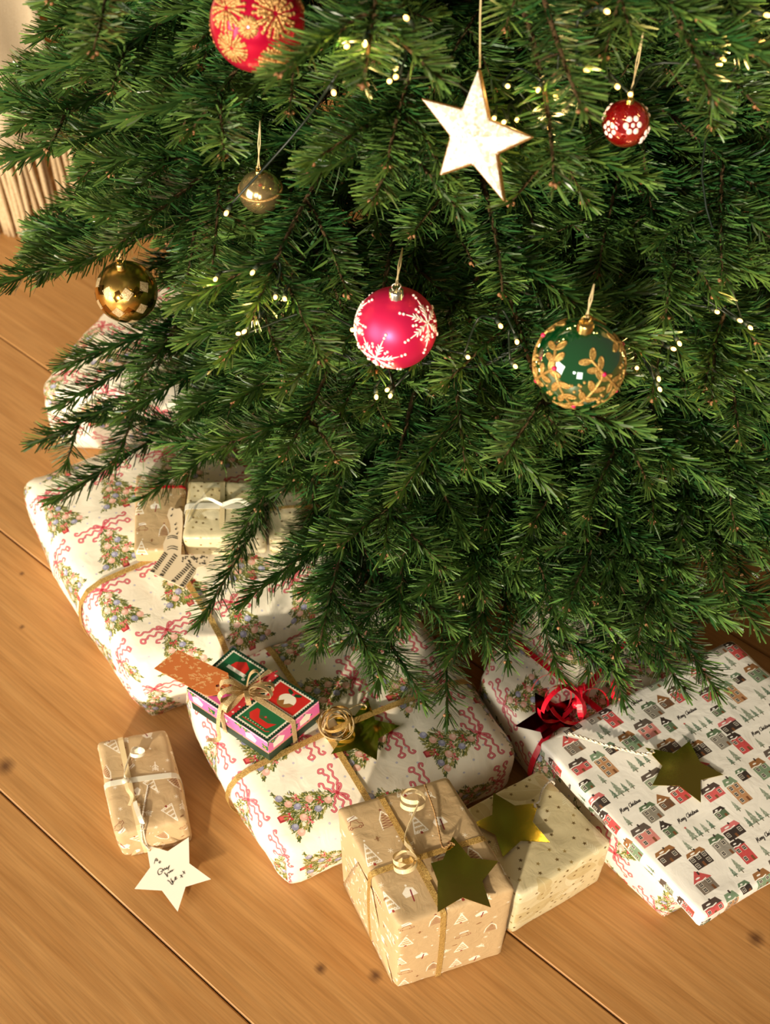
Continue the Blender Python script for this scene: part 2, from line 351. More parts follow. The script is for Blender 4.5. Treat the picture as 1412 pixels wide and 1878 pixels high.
def paint_house_paper():
    T = Tile(17.7, 19.4, 40, (238, 233, 224)); rnd = random.Random(4)
    def house(x, y, w, h, wall, roof, rt=.4, nw=2, nh=2, flat=False, chim=True, sk=0.):
        w, h = w*1.02, h*1.02
        S = lambda a, b: (x+a+sk*b, y+b)
        T.poly([S(-w/2, -h/2), S(w/2, -h/2), S(w/2, h/2), S(-w/2, h/2)], wall)
        hr = h*rt
        if flat: T.poly([S(-w/2-.12, h/2-.05), S(w/2+.12, h/2-.05), S(w/2-.15, h/2+hr), S(-w/2+.2, h/2+hr)], roof)
        else: T.poly([S(-w/2-.15, h/2-.05), S(w/2+.15, h/2-.05), S(0, h/2+hr*1.5)], roof)
        if chim: T.poly([S(.1, h/2+hr*.8), S(.28, h/2+hr*.8), S(.28, h/2+hr*1.25), S(.1, h/2+hr*1.25)], (60, 50, 46))
        T.stroke([S(-w/2-.1, h/2), S(-w/4, h/2+.06), S(0, h/2-.03), S(w/4, h/2+.06)], .12, (244, 240, 232))
        T.disc(*S(-w*.12, h/2+hr*.5), w*.14, (240, 236, 230), .09)
        for i in range(nw):
            for j in range(nh):
                a = -w/2+w*(i+.5)/nw; b = -h/2+h*(j+.55)/nh
                if j == 0 and i == nw//2: T.poly([S(a-.13, -h/2), S(a+.13, -h/2), S(a+.13, -h/2+min(.55, h*.4)), S(a-.13, -h/2+min(.55, h*.4))], (122, 78, 48)); continue
                ww, wh = min(.15, w/nw*.32), min(.2, h/nh*.34)
                T.poly([S(a-ww-.05, b-wh-.05), S(a+ww+.05, b-wh-.05), S(a+ww+.05, b+wh+.05), S(a-ww-.05, b+wh+.05)], (236, 226, 208))
                T.poly([S(a-ww, b-wh), S(a+ww, b-wh), S(a+ww, b+wh), S(a-ww, b+wh)], (46, 42, 42)); T.stroke([S(a, b-wh), S(a, b+wh)], .035, (236, 226, 208)); T.stroke([S(a-ww, b), S(a+ww, b)], .035, (236, 226, 208))
        for k in range(int(w*h*8)):
            a, b = rnd.uniform(-w/2, w/2-.2), rnd.uniform(-h/2, h/2); T.stroke([S(a, b), S(a+.15, b)], .025, tuple(int(c*.8) for c in wall), .6)
    def fir(x, y, s, col):
        s = s*.74
        for k in range(3): w = s*(.42-.1*k); T.poly([(x-w, y+k*.42*s), (x+w, y+k*.42*s), (x, y+(.75+k*.42)*s)], col)
        T.stroke([(x, y-.25*s), (x, y+.1*s)], .09, (90, 84, 66))
        for k in range(5): a = rnd.uniform(-.2, .2)*s; b = rnd.uniform(.1, 1.1)*s; T.stroke([(x+a, y+b), (x+a*.5, y+b+.15)], .04, (226, 226, 214), .8)
    PINKR, RED, TAN, GREY, DGREEN, BRN, BLK, GRN, ROOFB = (200, 92, 92), (196, 78, 78), (186, 138, 98), (140, 134, 122), (92, 112, 84), (112, 82, 62), (60, 50, 46), (124, 146, 118), (150, 104, 64)
    G1, G2 = (142, 152, 134), (106, 126, 108)
    def text(x, y):
        for k, (word) in enumerate(('Merry', 'Christmas')):
            st, adv = script_text(word); sc = .25; ox = 0 if k == 0 else 1.10
            for q in st: T.stroke([(x+ox+a*sc, y+b*sc) for a, b in smooth_path([(p[0], p[1], 0) for p in q], 4*len(q))[:, :2]] if len(q) > 2 else [(x+ox+a*sc, y+b*sc) for a, b in q], .062, (46, 40, 38))
    cell = HOUSE_CELL
    for ox, oy in ((0, 0), (8.85, 9.7)):
        for kd, cx, cy in cell:
            x, y = cx+ox, cy+oy
            if kd == 'txt': text(x-1.3, y-.2)
            elif kd == 'tallred': house(x, y, 1.4, 1.95, RED, BLK, .32, 2, 2, True)
            elif kd == 'grey': house(x, y, 1.7, 1.5, GREY, DGREEN, .35, 2, 2, True)
            elif kd == 'hut': house(x, y, 1.4, .95, BRN, ROOFB, .7, 2, 1, chim=False)
            elif kd == 'red': house(x, y, 1.5, 1.5, RED, (84, 66, 58), .4, 2, 2, True)
            elif kd == 'pink': house(x, y, 2.0, 1.5, (214, 136, 128), (98, 86, 78), .5, 2, 2, True)
            elif kd == 'dkgreen': house(x, y, 1.1, 1.1, DGREEN, BLK, .6, 2, 1)
            elif kd == 'row':
                for i, s in enumerate((1.35, 1.05, .95, .95)): fir(x-1.2+i*.78, y-.4, s, (G1, G2)[i % 2])
                T.poly(star_pts(x-1.2, y+1.05, .16), (190, 80, 70))
            elif kd == 'fir': fir(x, y-.5, 1.0, G1)
            elif kd == 'pair': fir(x-.45, y-.5, .9, G2); fir(x+.4, y-.4, 1.3, G1)
            elif kd == 'redroof': house(x, y, 1.9, 1.3, (128, 116, 104), (196, 84, 82), .6, 2, 2)
            elif kd == 'hut2': house(x, y, 1.2, .9, BLK, (100, 122, 96), .5, 2, 1, True, False)
            elif kd == 'brownroof': house(x, y, 1.7, 1.6, GRN, ROOFB, .45, 2, 2, True)
            elif kd == 'long': house(x, y, 2.0, 1.0, (206, 92, 92), (80, 66, 60), .6, 3, 1, True)
            elif kd == 'tan': house(x, y, 1.4, 2.3, TAN, GRN, .35, 2, 3, True)
            elif kd == 'trio': fir(x-.7, y-.5, 1.3, G1); fir(x+.25, y-.4, 1.1, G2); fir(x+1.05, y-.4, .9, G2)
            elif kd == 'quad':
                for i, s in enumerate((1., 1.5, .95, 1.)): fir(x-1.1+i*.72, y-.5, s, (G2, G1)[i % 2])
            elif kd == 'greenlong': house(x, y, 2.4, 1.1, (150, 160, 138), (92, 80, 72), .6, 3, 1, True)
            elif kd == 'darkpink': house(x, y, 2.1, 1.05, BLK, (206, 112, 112), .5, 3, 1, True)
            elif kd == 'grey2': house(x, y, 1.6, 1.8, (150, 144, 134), DGREEN, .35, 2, 2, True)
            elif kd == 'hut3': house(x, y, 1.3, .8, DGREEN, BLK, .5, 2, 1, True, False)
            elif kd == 'brownlong': house(x, y, 2.1, 1.1, (80, 62, 54), ROOFB, .45, 3, 1, True)
            elif kd == 'black': house(x, y, 2.0, 1.4, BLK, ROOFB, .35, 3, 2, True)
    return T
# houses, trees and words of one repeat of the house paper, in centimetres
HOUSE_CELL = [('tallred', 8.2, 8.0), ('fir', 10.0, 7.3), ('txt', 11.4, 8.5), ('grey', 12.6, 6.5), ('hut', 14.5, 6.6), ('red', 16.4, 6.7), ('txt', 15.3, 4.5), ('pink', 10.3, 4.7), ('dkgreen', 12.6, 4.0), ('row', 15.3, 2.5), ('fir', 12.9, 2.0), ('pair', 6.2, 7.2), ('redroof', 2.6, 7.3), ('hut2', 5.6, 5.0), ('brownroof', 7.8, 4.4), ('long', 1.5, 4.9), ('tan', 3.7, 3.7), ('trio', 6.6, 2.2), ('fir', 2.3, 2.8), ('quad', 3.2, 0.8), ('greenlong', 15.6, 9.3), ('darkpink', 0.1, 0.6), ('grey2', 6.8, 9.5), ('hut3', 0.5, 2.8), ('brownlong', 10.6, 1.9), ('black', 12.9, 0.0)]

# ------------------------------------------------------------------ setting: floor of wide oak planks, wall, curtain
def wood_material():
    m = bpy.data.materials.new('oak_plank'); m.use_nodes = True; nt = m.node_tree; N = nt.nodes; p = N['Principled BSDF']; L = nt.links.new
    tc = N.new('ShaderNodeTexCoord'); oi = N.new('ShaderNodeObjectInfo'); mp = N.new('ShaderNodeMapping')
    cv = N.new('ShaderNodeCombineXYZ'); mul = N.new('ShaderNodeMath'); mul.operation = 'MULTIPLY'; mul.inputs[1].default_value = 37.
    L(oi.outputs['Random'], mul.inputs[0]); L(mul.outputs[0], cv.inputs[0]); L(mul.outputs[0], cv.inputs[1]); L(cv.outputs[0], mp.inputs['Location'])
    mp.inputs['Scale'].default_value = (2.4, 34, 34); L(tc.outputs['Object'], mp.inputs['Vector'])
    n1 = N.new('ShaderNodeTexNoise'); n1.inputs['Scale'].default_value = 2.2; n1.inputs['Detail'].default_value = 6; n1.inputs['Distortion'].default_value = .7; L(mp.outputs[0], n1.inputs['Vector'])
    r = N.new('ShaderNodeValToRGB'); e = r.color_ramp.elements
    e[0].position = .28; e[0].color = (*lin((170, 120, 66)), 1); e[1].position = .72; e[1].color = (*lin((190, 142, 86)), 1)
    L(n1.outputs['Fac'], r.inputs['Fac'])
    mp2 = N.new('ShaderNodeMapping'); mp2.inputs['Scale'].default_value = (14, 420, 420); L(tc.outputs['Object'], mp2.inputs['Vector'])
    n2 = N.new('ShaderNodeTexNoise'); n2.inputs['Scale'].default_value = 1.; n2.inputs['Detail'].default_value = 3; L(mp2.outputs[0], n2.inputs['Vector'])
    r2 = N.new('ShaderNodeValToRGB'); r2.color_ramp.elements[0].position = .3; r2.color_ramp.elements[0].color = (.72, .72, .72, 1); r2.color_ramp.elements[1].position = .62; r2.color_ramp.elements[1].color = (1, 1, 1, 1)
    L(n2.outputs['Fac'], r2.inputs['Fac'])
    mx = N.new('ShaderNodeMix'); mx.data_type = 'RGBA'; mx.blend_type = 'MULTIPLY'; mx.inputs['Factor'].default_value = .75; L(r.outputs['Color'], mx.inputs['A']); L(r2.outputs['Color'], mx.inputs['B'])
    last = mx.outputs['Result']; ge = N.new('ShaderNodeNewGeometry')
    for (kx, ky, rad) in ((10, 1405, .012), (588, 1776, .007), (688, 1790, .008), (1386, 1722, .010), (40, 1052, .004), (40, 1150, .004)):
        k = at(kx, ky, 0); d = N.new('ShaderNodeVectorMath'); d.operation = 'DISTANCE'; d.inputs[1].default_value = tuple(k); L(ge.outputs['Position'], d.inputs[0])
        ad = N.new('ShaderNodeMath'); ad.operation = 'MULTIPLY_ADD'; L(n2.outputs['Fac'], ad.inputs[0]); ad.inputs[1].default_value = rad*.9; L(d.outputs['Value'], ad.inputs[2])
        rr = N.new('ShaderNodeMapRange'); rr.inputs['From Min'].default_value = rad*.6; rr.inputs['From Max'].default_value = rad*1.6; rr.inputs['To Min'].default_value = .85; rr.inputs['To Max'].default_value = 0; L(ad.outputs[0], rr.inputs['Value'])
        m2 = N.new('ShaderNodeMix'); m2.data_type = 'RGBA'; L(rr.outputs['Result'], m2.inputs['Factor']); L(last, m2.inputs['A']); m2.inputs['B'].default_value = (*lin((78, 46, 26)), 1); last = m2.outputs['Result']
    L(last, p.inputs['Base Color'])
    b = N.new('ShaderNodeBump'); b.inputs['Strength'].default_value = .12; b.inputs['Distance'].default_value = .001; L(n2.outputs['Fac'], b.inputs['Height']); L(b.outputs['Normal'], p.inputs['Normal'])
    p.inputs['Roughness'].default_value = .42; p.inputs['Specular IOR Level'].default_value = .4
    return m
OAK = wood_material(); GAP = material('subfloor_wood', (170, 122, 70), .8)
floor = mesh('floor', [(-3, -1, -.03), (3, -1, -.03), (3, 4, -.03), (-3, 4, -.03)], [(0, 1, 2, 3)], GAP); floor['kind'] = 'structure'; floor['label'] = 'oak plank floor under the tree'
PD = nrm([.765, -.644, 0]); PN = np.array([-PD[1], PD[0], 0]); PW = .2465; PO = .2144
def plank_mesh():
    w = PW-.0010; L = 6.0; bv = .0018; t = .028; prof = [(0, -t), (0, -bv), (bv, 0), (w-bv, 0), (w, -bv), (w, -t)]
    v = [(x, a, b) for x in (-L/2, L/2) for a, b in prof]; n = 6
    f = [(i, i+1, n+i+1, n+i) for i in range(5)] + [tuple(range(n)), tuple(range(2*n-1, n-1, -1))]
    me = bpy.data.meshes.new('plank'); me.from_pydata(v, [], f); me.materials.append(OAK); me.update(); return me
PM = plank_mesh()
for k in range(-5, 12):
    o = link('plank', PM, floor); o.location = tuple(PN*(PO+PW*k)+PD*(.15*(k % 3))); o.rotation_euler = (0, 0, math.atan2(PD[1], PD[0]))
WALL = material('warm_plaster', (176, 140, 84), .8, bump=.1, bscale=60)
wb = mesh('wall_back', [(-3, 2.9, -.03), (3, 2.9, -.03), (3, 2.9, 2.5), (-3, 2.9, 2.5), (-3, 3.0, -.03), (3, 3.0, -.03), (3, 3.0, 2.5), (-3, 3.0, 2.5)], [(0, 1, 2, 3), (5, 4, 7, 6), (0, 3, 7, 4), (1, 5, 6, 2), (3, 2, 6, 7)], WALL, smooth=False); wb['kind'] = 'structure'; wb['label'] = 'warm plastered wall behind the tree'

LINEN = material('linen', (205, 188, 160), .85, bump=.35, bscale=900, var=(190, 170, 140))
STRAND = material('fringe_strand', (206, 184, 148), .85, bump=.4, bscale=700, var=(170, 138, 98))
cur = empty('curtain', (-1.0, 1.70, 0), 'beige linen hanging with a long stranded fringe down to the floor', 'curtain')
def fold_y(x): return 1.70+.022*math.sin(x*22)+.012*math.sin(x*47+1)+.12*max(0, -.75-x)
nx, nz = 90, 20; x0, x1 = -1.6, -.515; zc0, zc1 = .17, 1.9
vv = [(x0+(x1-x0)*i/nx, fold_y(x0+(x1-x0)*i/nx)+.004*math.sin(j*1.3+i), zc0+(zc1-zc0)*j/nz) for j in range(nz+1) for i in range(nx+1)]
cl = mesh('cloth', vv, [(j*(nx+1)+i, j*(nx+1)+i+1, (j+1)*(nx+1)+i+1, (j+1)*(nx+1)+i) for j in range(nz) for i in range(nx)], LINEN, cur)
cl.modifiers.new('thickness', 'SOLIDIFY').thickness = .004
rs = random.Random(2); sm = []
for k in range(4):
    mb = MB(); mb.tube([(.0012*math.sin(t*4+k), .0012*math.cos(t*5+k), -.178*t) for t in np.linspace(0, 1, 7)], [.0046, .0050, .0047, .0050, .0046, .0048, .0036], 6)
    o_ = mb.build('fringe_strand', STRAND); sm.append(o_.data); bpy.data.objects.remove(o_)
for i in range(118):
    x = x1-.002-i*.0092*1.0; o = link('fringe_strand', sm[i % 4], cur); o.location = (x+rs.uniform(-.002, .002), fold_y(x)+rs.uniform(-.003, .003), .178); o.rotation_euler = (rs.uniform(-.02, .02), rs.uniform(-.02, .02), rs.uniform(0, 6))

# ------------------------------------------------------------------ wrapped gifts
class Parcel:
    def __init__(s, quad, h, z0=0., r=.006, bulge=.004, side=.003, seed=0, crum=.0012):
        s.q = [np.array(p, float) for p in quad]; s.h, s.z0, s.r, s.bulge, s.side, s.crum = h, z0, r, bulge, side, crum
        s.w = (np.linalg.norm(s.q[1]-s.q[0])+np.linalg.norm(s.q[2]-s.q[3]))/2; s.d = (np.linalg.norm(s.q[3]-s.q[0])+np.linalg.norm(s.q[2]-s.q[1]))/2
        s.seed = seed
    def map(s, x, y, z):
        a, b, c = x/s.w, y/s.d, z/s.h; ca, cb = min(max(a, 0), 1), min(max(b, 0), 1); cc = min(max(c, 0), 1)
        bs, bt = math.sin(math.pi*ca), math.sin(math.pi*cb); bz = math.sin(math.pi*cc)
        a += (s.side/s.w)*(2*ca-1)*bt*bz; b += (s.side/s.d)*(2*cb-1)*bs*bz
        p = s.q[0]*(1-a)*(1-b)+s.q[1]*a*(1-b)+s.q[2]*a*b+s.q[3]*(1-a)*b
        return np.array([p[0], p[1], s.z0+z+s.bulge*bs*bt*cc])
    def ticks(s, L, n, r):
        return [0, r*.4, r] + list(np.linspace(r, L-r, n+1)[1:-1]) + [L-r, L-r*.4, L]
    def build(s, parent, mat, uvf, nx=26, ny=26, nz=8):
        X, Y, Z = s.ticks(s.w, nx, s.r), s.ticks(s.d, ny, s.r), s.ticks(s.h, nz, s.r)
        idx = {}; V = []
        def vid(i, j, k):
            if (i, j, k) in idx: return idx[(i, j, k)]
            p = np.array([X[i], Y[j], Z[k]]); dim = np.array([s.w, s.d, s.h]); q = np.clip(p, s.r, dim-s.r); d = p-q; l = np.linalg.norm(d)
            if l > 1e-9: p = q+d/l*s.r
            o = Vector((p[0]*16+s.seed*3.1, p[1]*16, p[2]*16)); n1 = noise.noise(o); n2 = noise.noise(o*2.7)
            P = s.map(*p); c = (d/l if l > 1e-9 else np.array([0, 0, 1.]))
            cr = s.crum*(n1*1.2+(.5-abs(n2))*1.0)
            u = nrm(s.q[1]-s.q[0]); v = nrm(s.q[3]-s.q[0])
            off = np.array([c[0]*u[0]+c[1]*v[0], c[0]*u[1]+c[1]*v[1], c[2]])*cr
            P = P+off; P[2] = max(P[2], s.z0+.0006) if k else s.z0+.0006
            idx[(i, j, k)] = len(V); V.append(P); return idx[(i, j, k)]
        F = []; UV = []
        nX, nY, nZ = len(X)-1, len(Y)-1, len(Z)-1; h = s.h
        def quad(c, uvs): F.append([vid(*q) for q in c]); UV.extend([uvf(*t) for t in uvs])
        for i in range(nX):
            for j in range(nY):
                quad([(i, j, nZ), (i+1, j, nZ), (i+1, j+1, nZ), (i, j+1, nZ)], [(X[i], Y[j]), (X[i+1], Y[j]), (X[i+1], Y[j+1]), (X[i], Y[j+1])])
                quad([(i, j, 0), (i, j+1, 0), (i+1, j+1, 0), (i+1, j, 0)], [(X[i], Y[j]), (X[i], Y[j+1]), (X[i+1], Y[j+1]), (X[i+1], Y[j])])
        for k in range(nZ):
            za, zb = h-Z[k], h-Z[k+1]
            for i in range(nX):
                quad([(i, 0, k), (i+1, 0, k), (i+1, 0, k+1), (i, 0, k+1)], [(X[i], -za), (X[i+1], -za), (X[i+1], -zb), (X[i], -zb)])
                quad([(i+1, nY, k), (i, nY, k), (i, nY, k+1), (i+1, nY, k+1)], [(X[i+1], s.d+za), (X[i], s.d+za), (X[i], s.d+zb), (X[i+1], s.d+zb)])
            for j in range(nY):
                quad([(0, j+1, k), (0, j, k), (0, j, k+1), (0, j+1, k+1)], [(-za, Y[j+1]), (-za, Y[j]), (-zb, Y[j]), (-zb, Y[j+1])])
                quad([(nX, j, k), (nX, j+1, k), (nX, j+1, k+1), (nX, j, k+1)], [(s.w+za, Y[j]), (s.w+za, Y[j+1]), (s.w+zb, Y[j+1]), (s.w+zb, Y[j])])
        return mesh('wrapping', V, F, mat, parent, True, UV)
    def band(s, axis, c, off=.0012, a0=0., a1=1., c2=None):
        """path around the top and both sides along an axis at constant other coordinate (c -> c2 linearly)"""
        L = s.w if axis == 'x' else s.d; c2 = c if c2 is None else c2; pts = []
        def P(t, z, dt, dz):
            cc = c+(c2-c)*t/L
            return s.map(t+dt, cc, z)+np.array([0, 0, dz]) if axis == 'x' else s.map(cc, t+dt, z)+np.array([0, 0, dz])
        if a0 <= 0:
            for z in np.linspace(.002, s.h-s.r, 6): pts.append(P(0, z, -off, 0))
            pts.append(P(0, s.h-s.r*.3, s.r*.3-off*.7, off*.7))
        for t in np.linspace(max(a0*L, s.r if a0 <= 0 else 0), min(a1*L, L-(s.r if a1 >= 1 else 0)), 16): pts.append(P(t, s.h, 0, off))
        if a1 >= 1:
            pts.append(P(L, s.h-s.r*.3, -s.r*.3+off*.7, off*.7))
            for z in np.linspace(s.h-s.r, .002, 6): pts.append(P(L, z, off, 0))
        side = s.map(0, 1e-3, 0)-s.map(0, 0, 0) if axis == 'x' else s.map(1e-3, 0, 0)-s.map(0, 0, 0)
        return pts, [nrm(side)]*len(pts)
    def fold(s, parent, face, mat, uvf):
        """folded paper flap on one end"""
        L = s.d if face in 'LR' else s.w; h = s.h; k = min(h*.8, L*.42); e = .0008
        def P(t, z):
            if face == 'L': return s.map(-e, t, z)
            if face == 'R': return s.map(s.w+e, t, z)
            if face == 'F': return s.map(t, -e, z)
            return s.map(t, s.d+e, z)
        V = []; n = 8
        for i in range(n+1):
            a = i/n
            for j in range(n+1):
                b = j/n; z = b*h*.86+.001; lo = s.r*1.3+(k-s.r)*(z/h); t = lo+(L-2*lo)*a; V.append(P(t, z))
        F = [(i*(n+1)+j, (i+1)*(n+1)+j, (i+1)*(n+1)+j+1, i*(n+1)+j+1) for i in range(n) for j in range(n)]
        uv = []
        for f in F:
            for q in f: i, j = divmod(q, n+1); uv.append(uvf(i/n*L+.03, -j/n*h+.05))
        o = mesh('paper_fold', V, F, mat, parent, True, uv); o.modifiers.new('thickness', 'SOLIDIFY').thickness = .0005
        return o
def uv_map(wcm, hcm, rot=0., ox=0., oy=0., sc=1.):
    c, sn = math.cos(rot), math.sin(rot)
    return lambda x, y: ((((x*c-y*sn)*100/sc)+ox)/wcm, (((x*sn+y*c)*100/sc)+oy)/hcm)

PAPER_TREE = print_material('tree_print_paper', paint_tree_paper(), .42, .4, .22, 38)
PAPER_KRAFT = print_material('kraft_print_paper', paint_kraft(), .55, .35, .25, 60)
PAPER_STAR = print_material('star_print_paper', paint_star_paper(), .35, .5, .25, 45)
PAPER_HOUSE = print_material('house_print_paper', paint_house_paper(), .5, .35, .18, 40)
GOLD_RIBBON = glitter('gold_glitter_ribbon', (234, 198, 120), (156, 114, 54), 1600, .35, .35)
PALE_RIBBON = material('champagne_ribbon', (238, 216, 168), .3, .15)
CHAMP = glitter('champagne_glitter_ribbon', (240, 214, 162), (190, 154, 104), 1600, .2, .4)
WHITE_RIBBON = material('pearl_ribbon', (232, 226, 206), .25, .15)
RED_RIBBON = material('red_gloss_ribbon', (206, 20, 44), .22, .0, .6, coat=.3)
FOIL = material('gold_foil_card', (192, 172, 80), .10, 1., bump=.02, bscale=90)
RED_FOIL = material('dark_red_foil_card', (96, 8, 26), .14, 1.)
CARD = material('cream_card', (240, 232, 216), .7)
KCARD = material('beige_card', (226, 204, 170), .75)
INK = material('black_ink', (24, 20, 20), .6)
TWINE_W = material('white_twine', (236, 232, 224), .8, var=(190, 170, 140), bscale=500)
RAFFIA = material('straw_twine', (190, 150, 96), .7, var=(150, 110, 66), bscale=500)

def parcel_local(P, x, y, z):
    """pixel on the top plane -> local metric coordinates of the parcel"""
    p = at(x, y, z)[:2]-P.q[0]; u = nrm(P.q[1]-P.q[0]); v = nrm(P.q[3]-P.q[0]); return float(p@u), float(p@v)
def gift(name, quad, h, label, mat, uvf, z0=0., group=None, **kw):
    c = sum(np.array(p) for p in quad)/4; e = empty(name, (c[0], c[1], z0), label, 'gift', group); P = Parcel(quad, h, z0, **kw); P.e = e
    P.build(e, mat, uvf); return P
def ribbon(P, axis, c, w, mat, **kw):
    pts, sd = P.band(axis, c, **kw); return MB().strip(pts, sd, w).build('ribbon', mat, P.e)
def curl(center, R, axis, w, turns, mat, parent, pitch=.004, start=0., tail=None, name='ribbon_curl', grow=0., squash=1.):
    ax = nrm(axis); a = nrm(np.cross(ax, [0.2, .1, 1] if abs(ax[2]) < .9 else [1, 0, 0])); b = np.cross(ax, a); n = int(40*turns)
    pts = []; sd = []
    for i in range(n+1):
        t = start+2*math.pi*turns*i/n; rr = R*(1+grow*i/n)
        pts.append(np.asarray(center)+rr*(math.cos(t)*a+squash*math.sin(t)*b)+ax*pitch*(t-start)/(2*math.pi)); sd.append(ax)
    if tail is not None:
        q = smooth_path([pts[-1]]+list(tail), 12)[1:]; pts += list(q); sd += [ax]*len(q)
    return MB().strip(pts, sd, w, .0003).build(name, mat, parent)

# big parcels in tree-print paper
GZ = .085
G = gift('wrapped_gift', [(-.107, .537), (.150, .661), (.020, .876), (-.237, .752)], GZ, 'large gift in decorated-tree paper with the small green box lying on it', PAPER_TREE, uv_map(8, 17.4, math.pi/2, 5.9, -1.3), r=.016, bulge=.012, side=.012, seed=1, crum=.003)
A = gift('wrapped_gift', [(-.285, .745), (-.020, .878), (-.205, 1.165), (-.470, 1.032)], .12, 'large gift in decorated-tree paper with the kraft parcel and deer tag lying on it', PAPER_TREE, uv_map(8, 17.4, 0, -3.65, -13.6), r=.02, bulge=.010, side=.014, seed=2, crum=.0035)
A0 = gift('wrapped_gift', [(-.480, 1.195), (-.250, 1.175), (-.150, 1.385), (-.375, 1.43)], .12, 'gift in decorated-tree paper on the floor below the gold bauble', PAPER_TREE, uv_map(8, 17.4, .4, 1, 3), r=.018, bulge=.010, side=.010, seed=3, crum=.003)
Lg = gift('wrapped_gift', [(.108, .754), (.300, .497), (.500, .665), (.205, .905)], .085, 'gift in decorated-tree paper with red ribbon, under the house-print parcel', PAPER_TREE, uv_map(8, 17.4, -2.6, 2, 1), r=.016, bulge=.006, side=.012, seed=4, crum=.003)
M = gift('flat_parcel', [(.168, .653), (.314, .460), (.546, .594), (.400, .787)], .026, 'flat parcel in paper printed with little houses and Merry Christmas', PAPER_HOUSE, None or (lambda x, y: (((y*100))/17.7, ((-x*100)+9.7)/19.4)), z0=.092, r=.004, bulge=.006, side=.002, seed=5, crum=.0016)
J = gift('kraft_gift_box', [(.012, .430), (.124, .467), (.064, .587), (-.048, .550)], .172, 'tall kraft paper gift box with gold ribbon and two ribbon curls', PAPER_KRAFT, uv_map(12, 12, 0, 1.2, 6.2, 1.0), r=.005, bulge=.002, side=.002, seed=6, crum=.0012)
K = gift('star_print_gift', [(.136, .489), (.236, .547), (.168, .632), (.067, .574)], .098, 'pale olive gift printed with tiny dark stars beside the tall kraft box', PAPER_STAR, uv_map(14, 14, 0, 2, 1, .9), r=.004, bulge=.002, side=.002, seed=7, crum=.001)
F = gift('kraft_gift', [(-.292, .575), (-.216, .593), (-.252, .707), (-.330, .690)], .055, 'small kraft paper gift with pearly ribbon lying alone on the planks', PAPER_KRAFT, uv_map(12, 12, 2.7, 3, 6, .9), r=.006, bulge=.002, side=.002, seed=8, crum=.0014)
def top_quad(px, z): return [at(x, y, z)[:2] for x, y in px]
AZ = .1305
B = gift('kraft_gift', top_quad([(246, 1012), (336, 1012), (340, 868), (250, 872)], AZ+.02), .022, 'kraft paper gift tied with red string on the left tree-print parcel', PAPER_KRAFT, uv_map(12, 12, 0, 1, 1.5, .9), z0=AZ, r=.003, bulge=.002, side=.001, seed=9, crum=.0008)
Cg = gift('star_print_gift', top_quad([(336, 990), (486, 988), (478, 888), (346, 884)], AZ+.032), .034, 'small cream star-print gift with a wide pearly ribbon cross beside the red string', PAPER_STAR, uv_map(14, 14, 0, 6, 4, .8), z0=AZ+.002, r=.004, bulge=.002, side=.001, seed=10, crum=.0012)
D = gift('star_print_gift', top_quad([(492, 985), (560, 980), (556, 895), (494, 900)], AZ+.03), .032, 'cream star-print gift with a thin gold ribbon half hidden under the fir branches', PAPER_STAR, uv_map(14, 14, .3, 9, 2, .8), z0=AZ-.004, r=.004, bulge=.002, side=.001, seed=11, crum=.001)
J.fold(J.e, 'L', PAPER_KRAFT, uv_map(12, 12, .2, 7, 2, .8)); K.fold(K.e, 'L', PAPER_STAR, uv_map(14, 14, .2, 7, 2, .9)); K.fold(K.e, 'R', PAPER_STAR, uv_map(14, 14, .2, 3, 2, .9))
F.fold(F.e, 'F', PAPER_KRAFT, uv_map(12, 12, 2.2, 5, 2, .72)); J.fold(J.e, 'R', PAPER_KRAFT, uv_map(12, 12, .2, 7, 2, .8))

# --- ribbons on the parcels
gx, gy = parcel_local(G, 645, 1400, GZ+.01), parcel_local(G, 700, 1274, GZ+.01)
ribbon(G, 'y', gx[0], .007, GOLD_RIBBON, off=.0035); ribbon(G, 'x', parcel_local(G, 600, 1330, GZ+.01)[1], .007, GOLD_RIBBON, off=.0035)
ax_, ay_ = parcel_local(A, 405, 1165, .125)[0], parcel_local(A, 195, 1060, .125)[1]
ribbon(A, 'y', ax_, .007, GOLD_RIBBON, off=.004, a1=.5); ribbon(A, 'x', ay_, .007, GOLD_RIBBON, off=.004)
ribbon(Lg, 'x', parcel_local(Lg, 965, 1158, .09)[1], .007, RED_RIBBON, off=.003); ribbon(Lg, 'y', parcel_local(Lg, 990, 1390, .08)[0], .007, RED_RIBBON, off=.003)
jx, jy = parcel_local(J, 771, 1560, .172)
ribbon(J, 'x', jy, .006, GOLD_RIBBON); ribbon(J, 'y', jx, .006, GOLD_RIBBON)
ribbon(F, 'x', parcel_local(F, 240, 1427, .055)[1], .0065, WHITE_RIBBON, c2=parcel_local(F, 320, 1412, .055)[1]); ribbon(F, 'y', parcel_local(F, 240, 1380, .055)[0], .006, PALE_RIBBON)
ribbon(B, 'x', B.d*.80, .004, RED_RIBBON)
ribbon(Cg, 'y', Cg.w*.48, .006, PALE_RIBBON); ribbon(Cg, 'x', Cg.d*.52, .009, WHITE_RIBBON)
ribbon(D, 'x', D.d*.6, .004, GOLD_RIBBON)
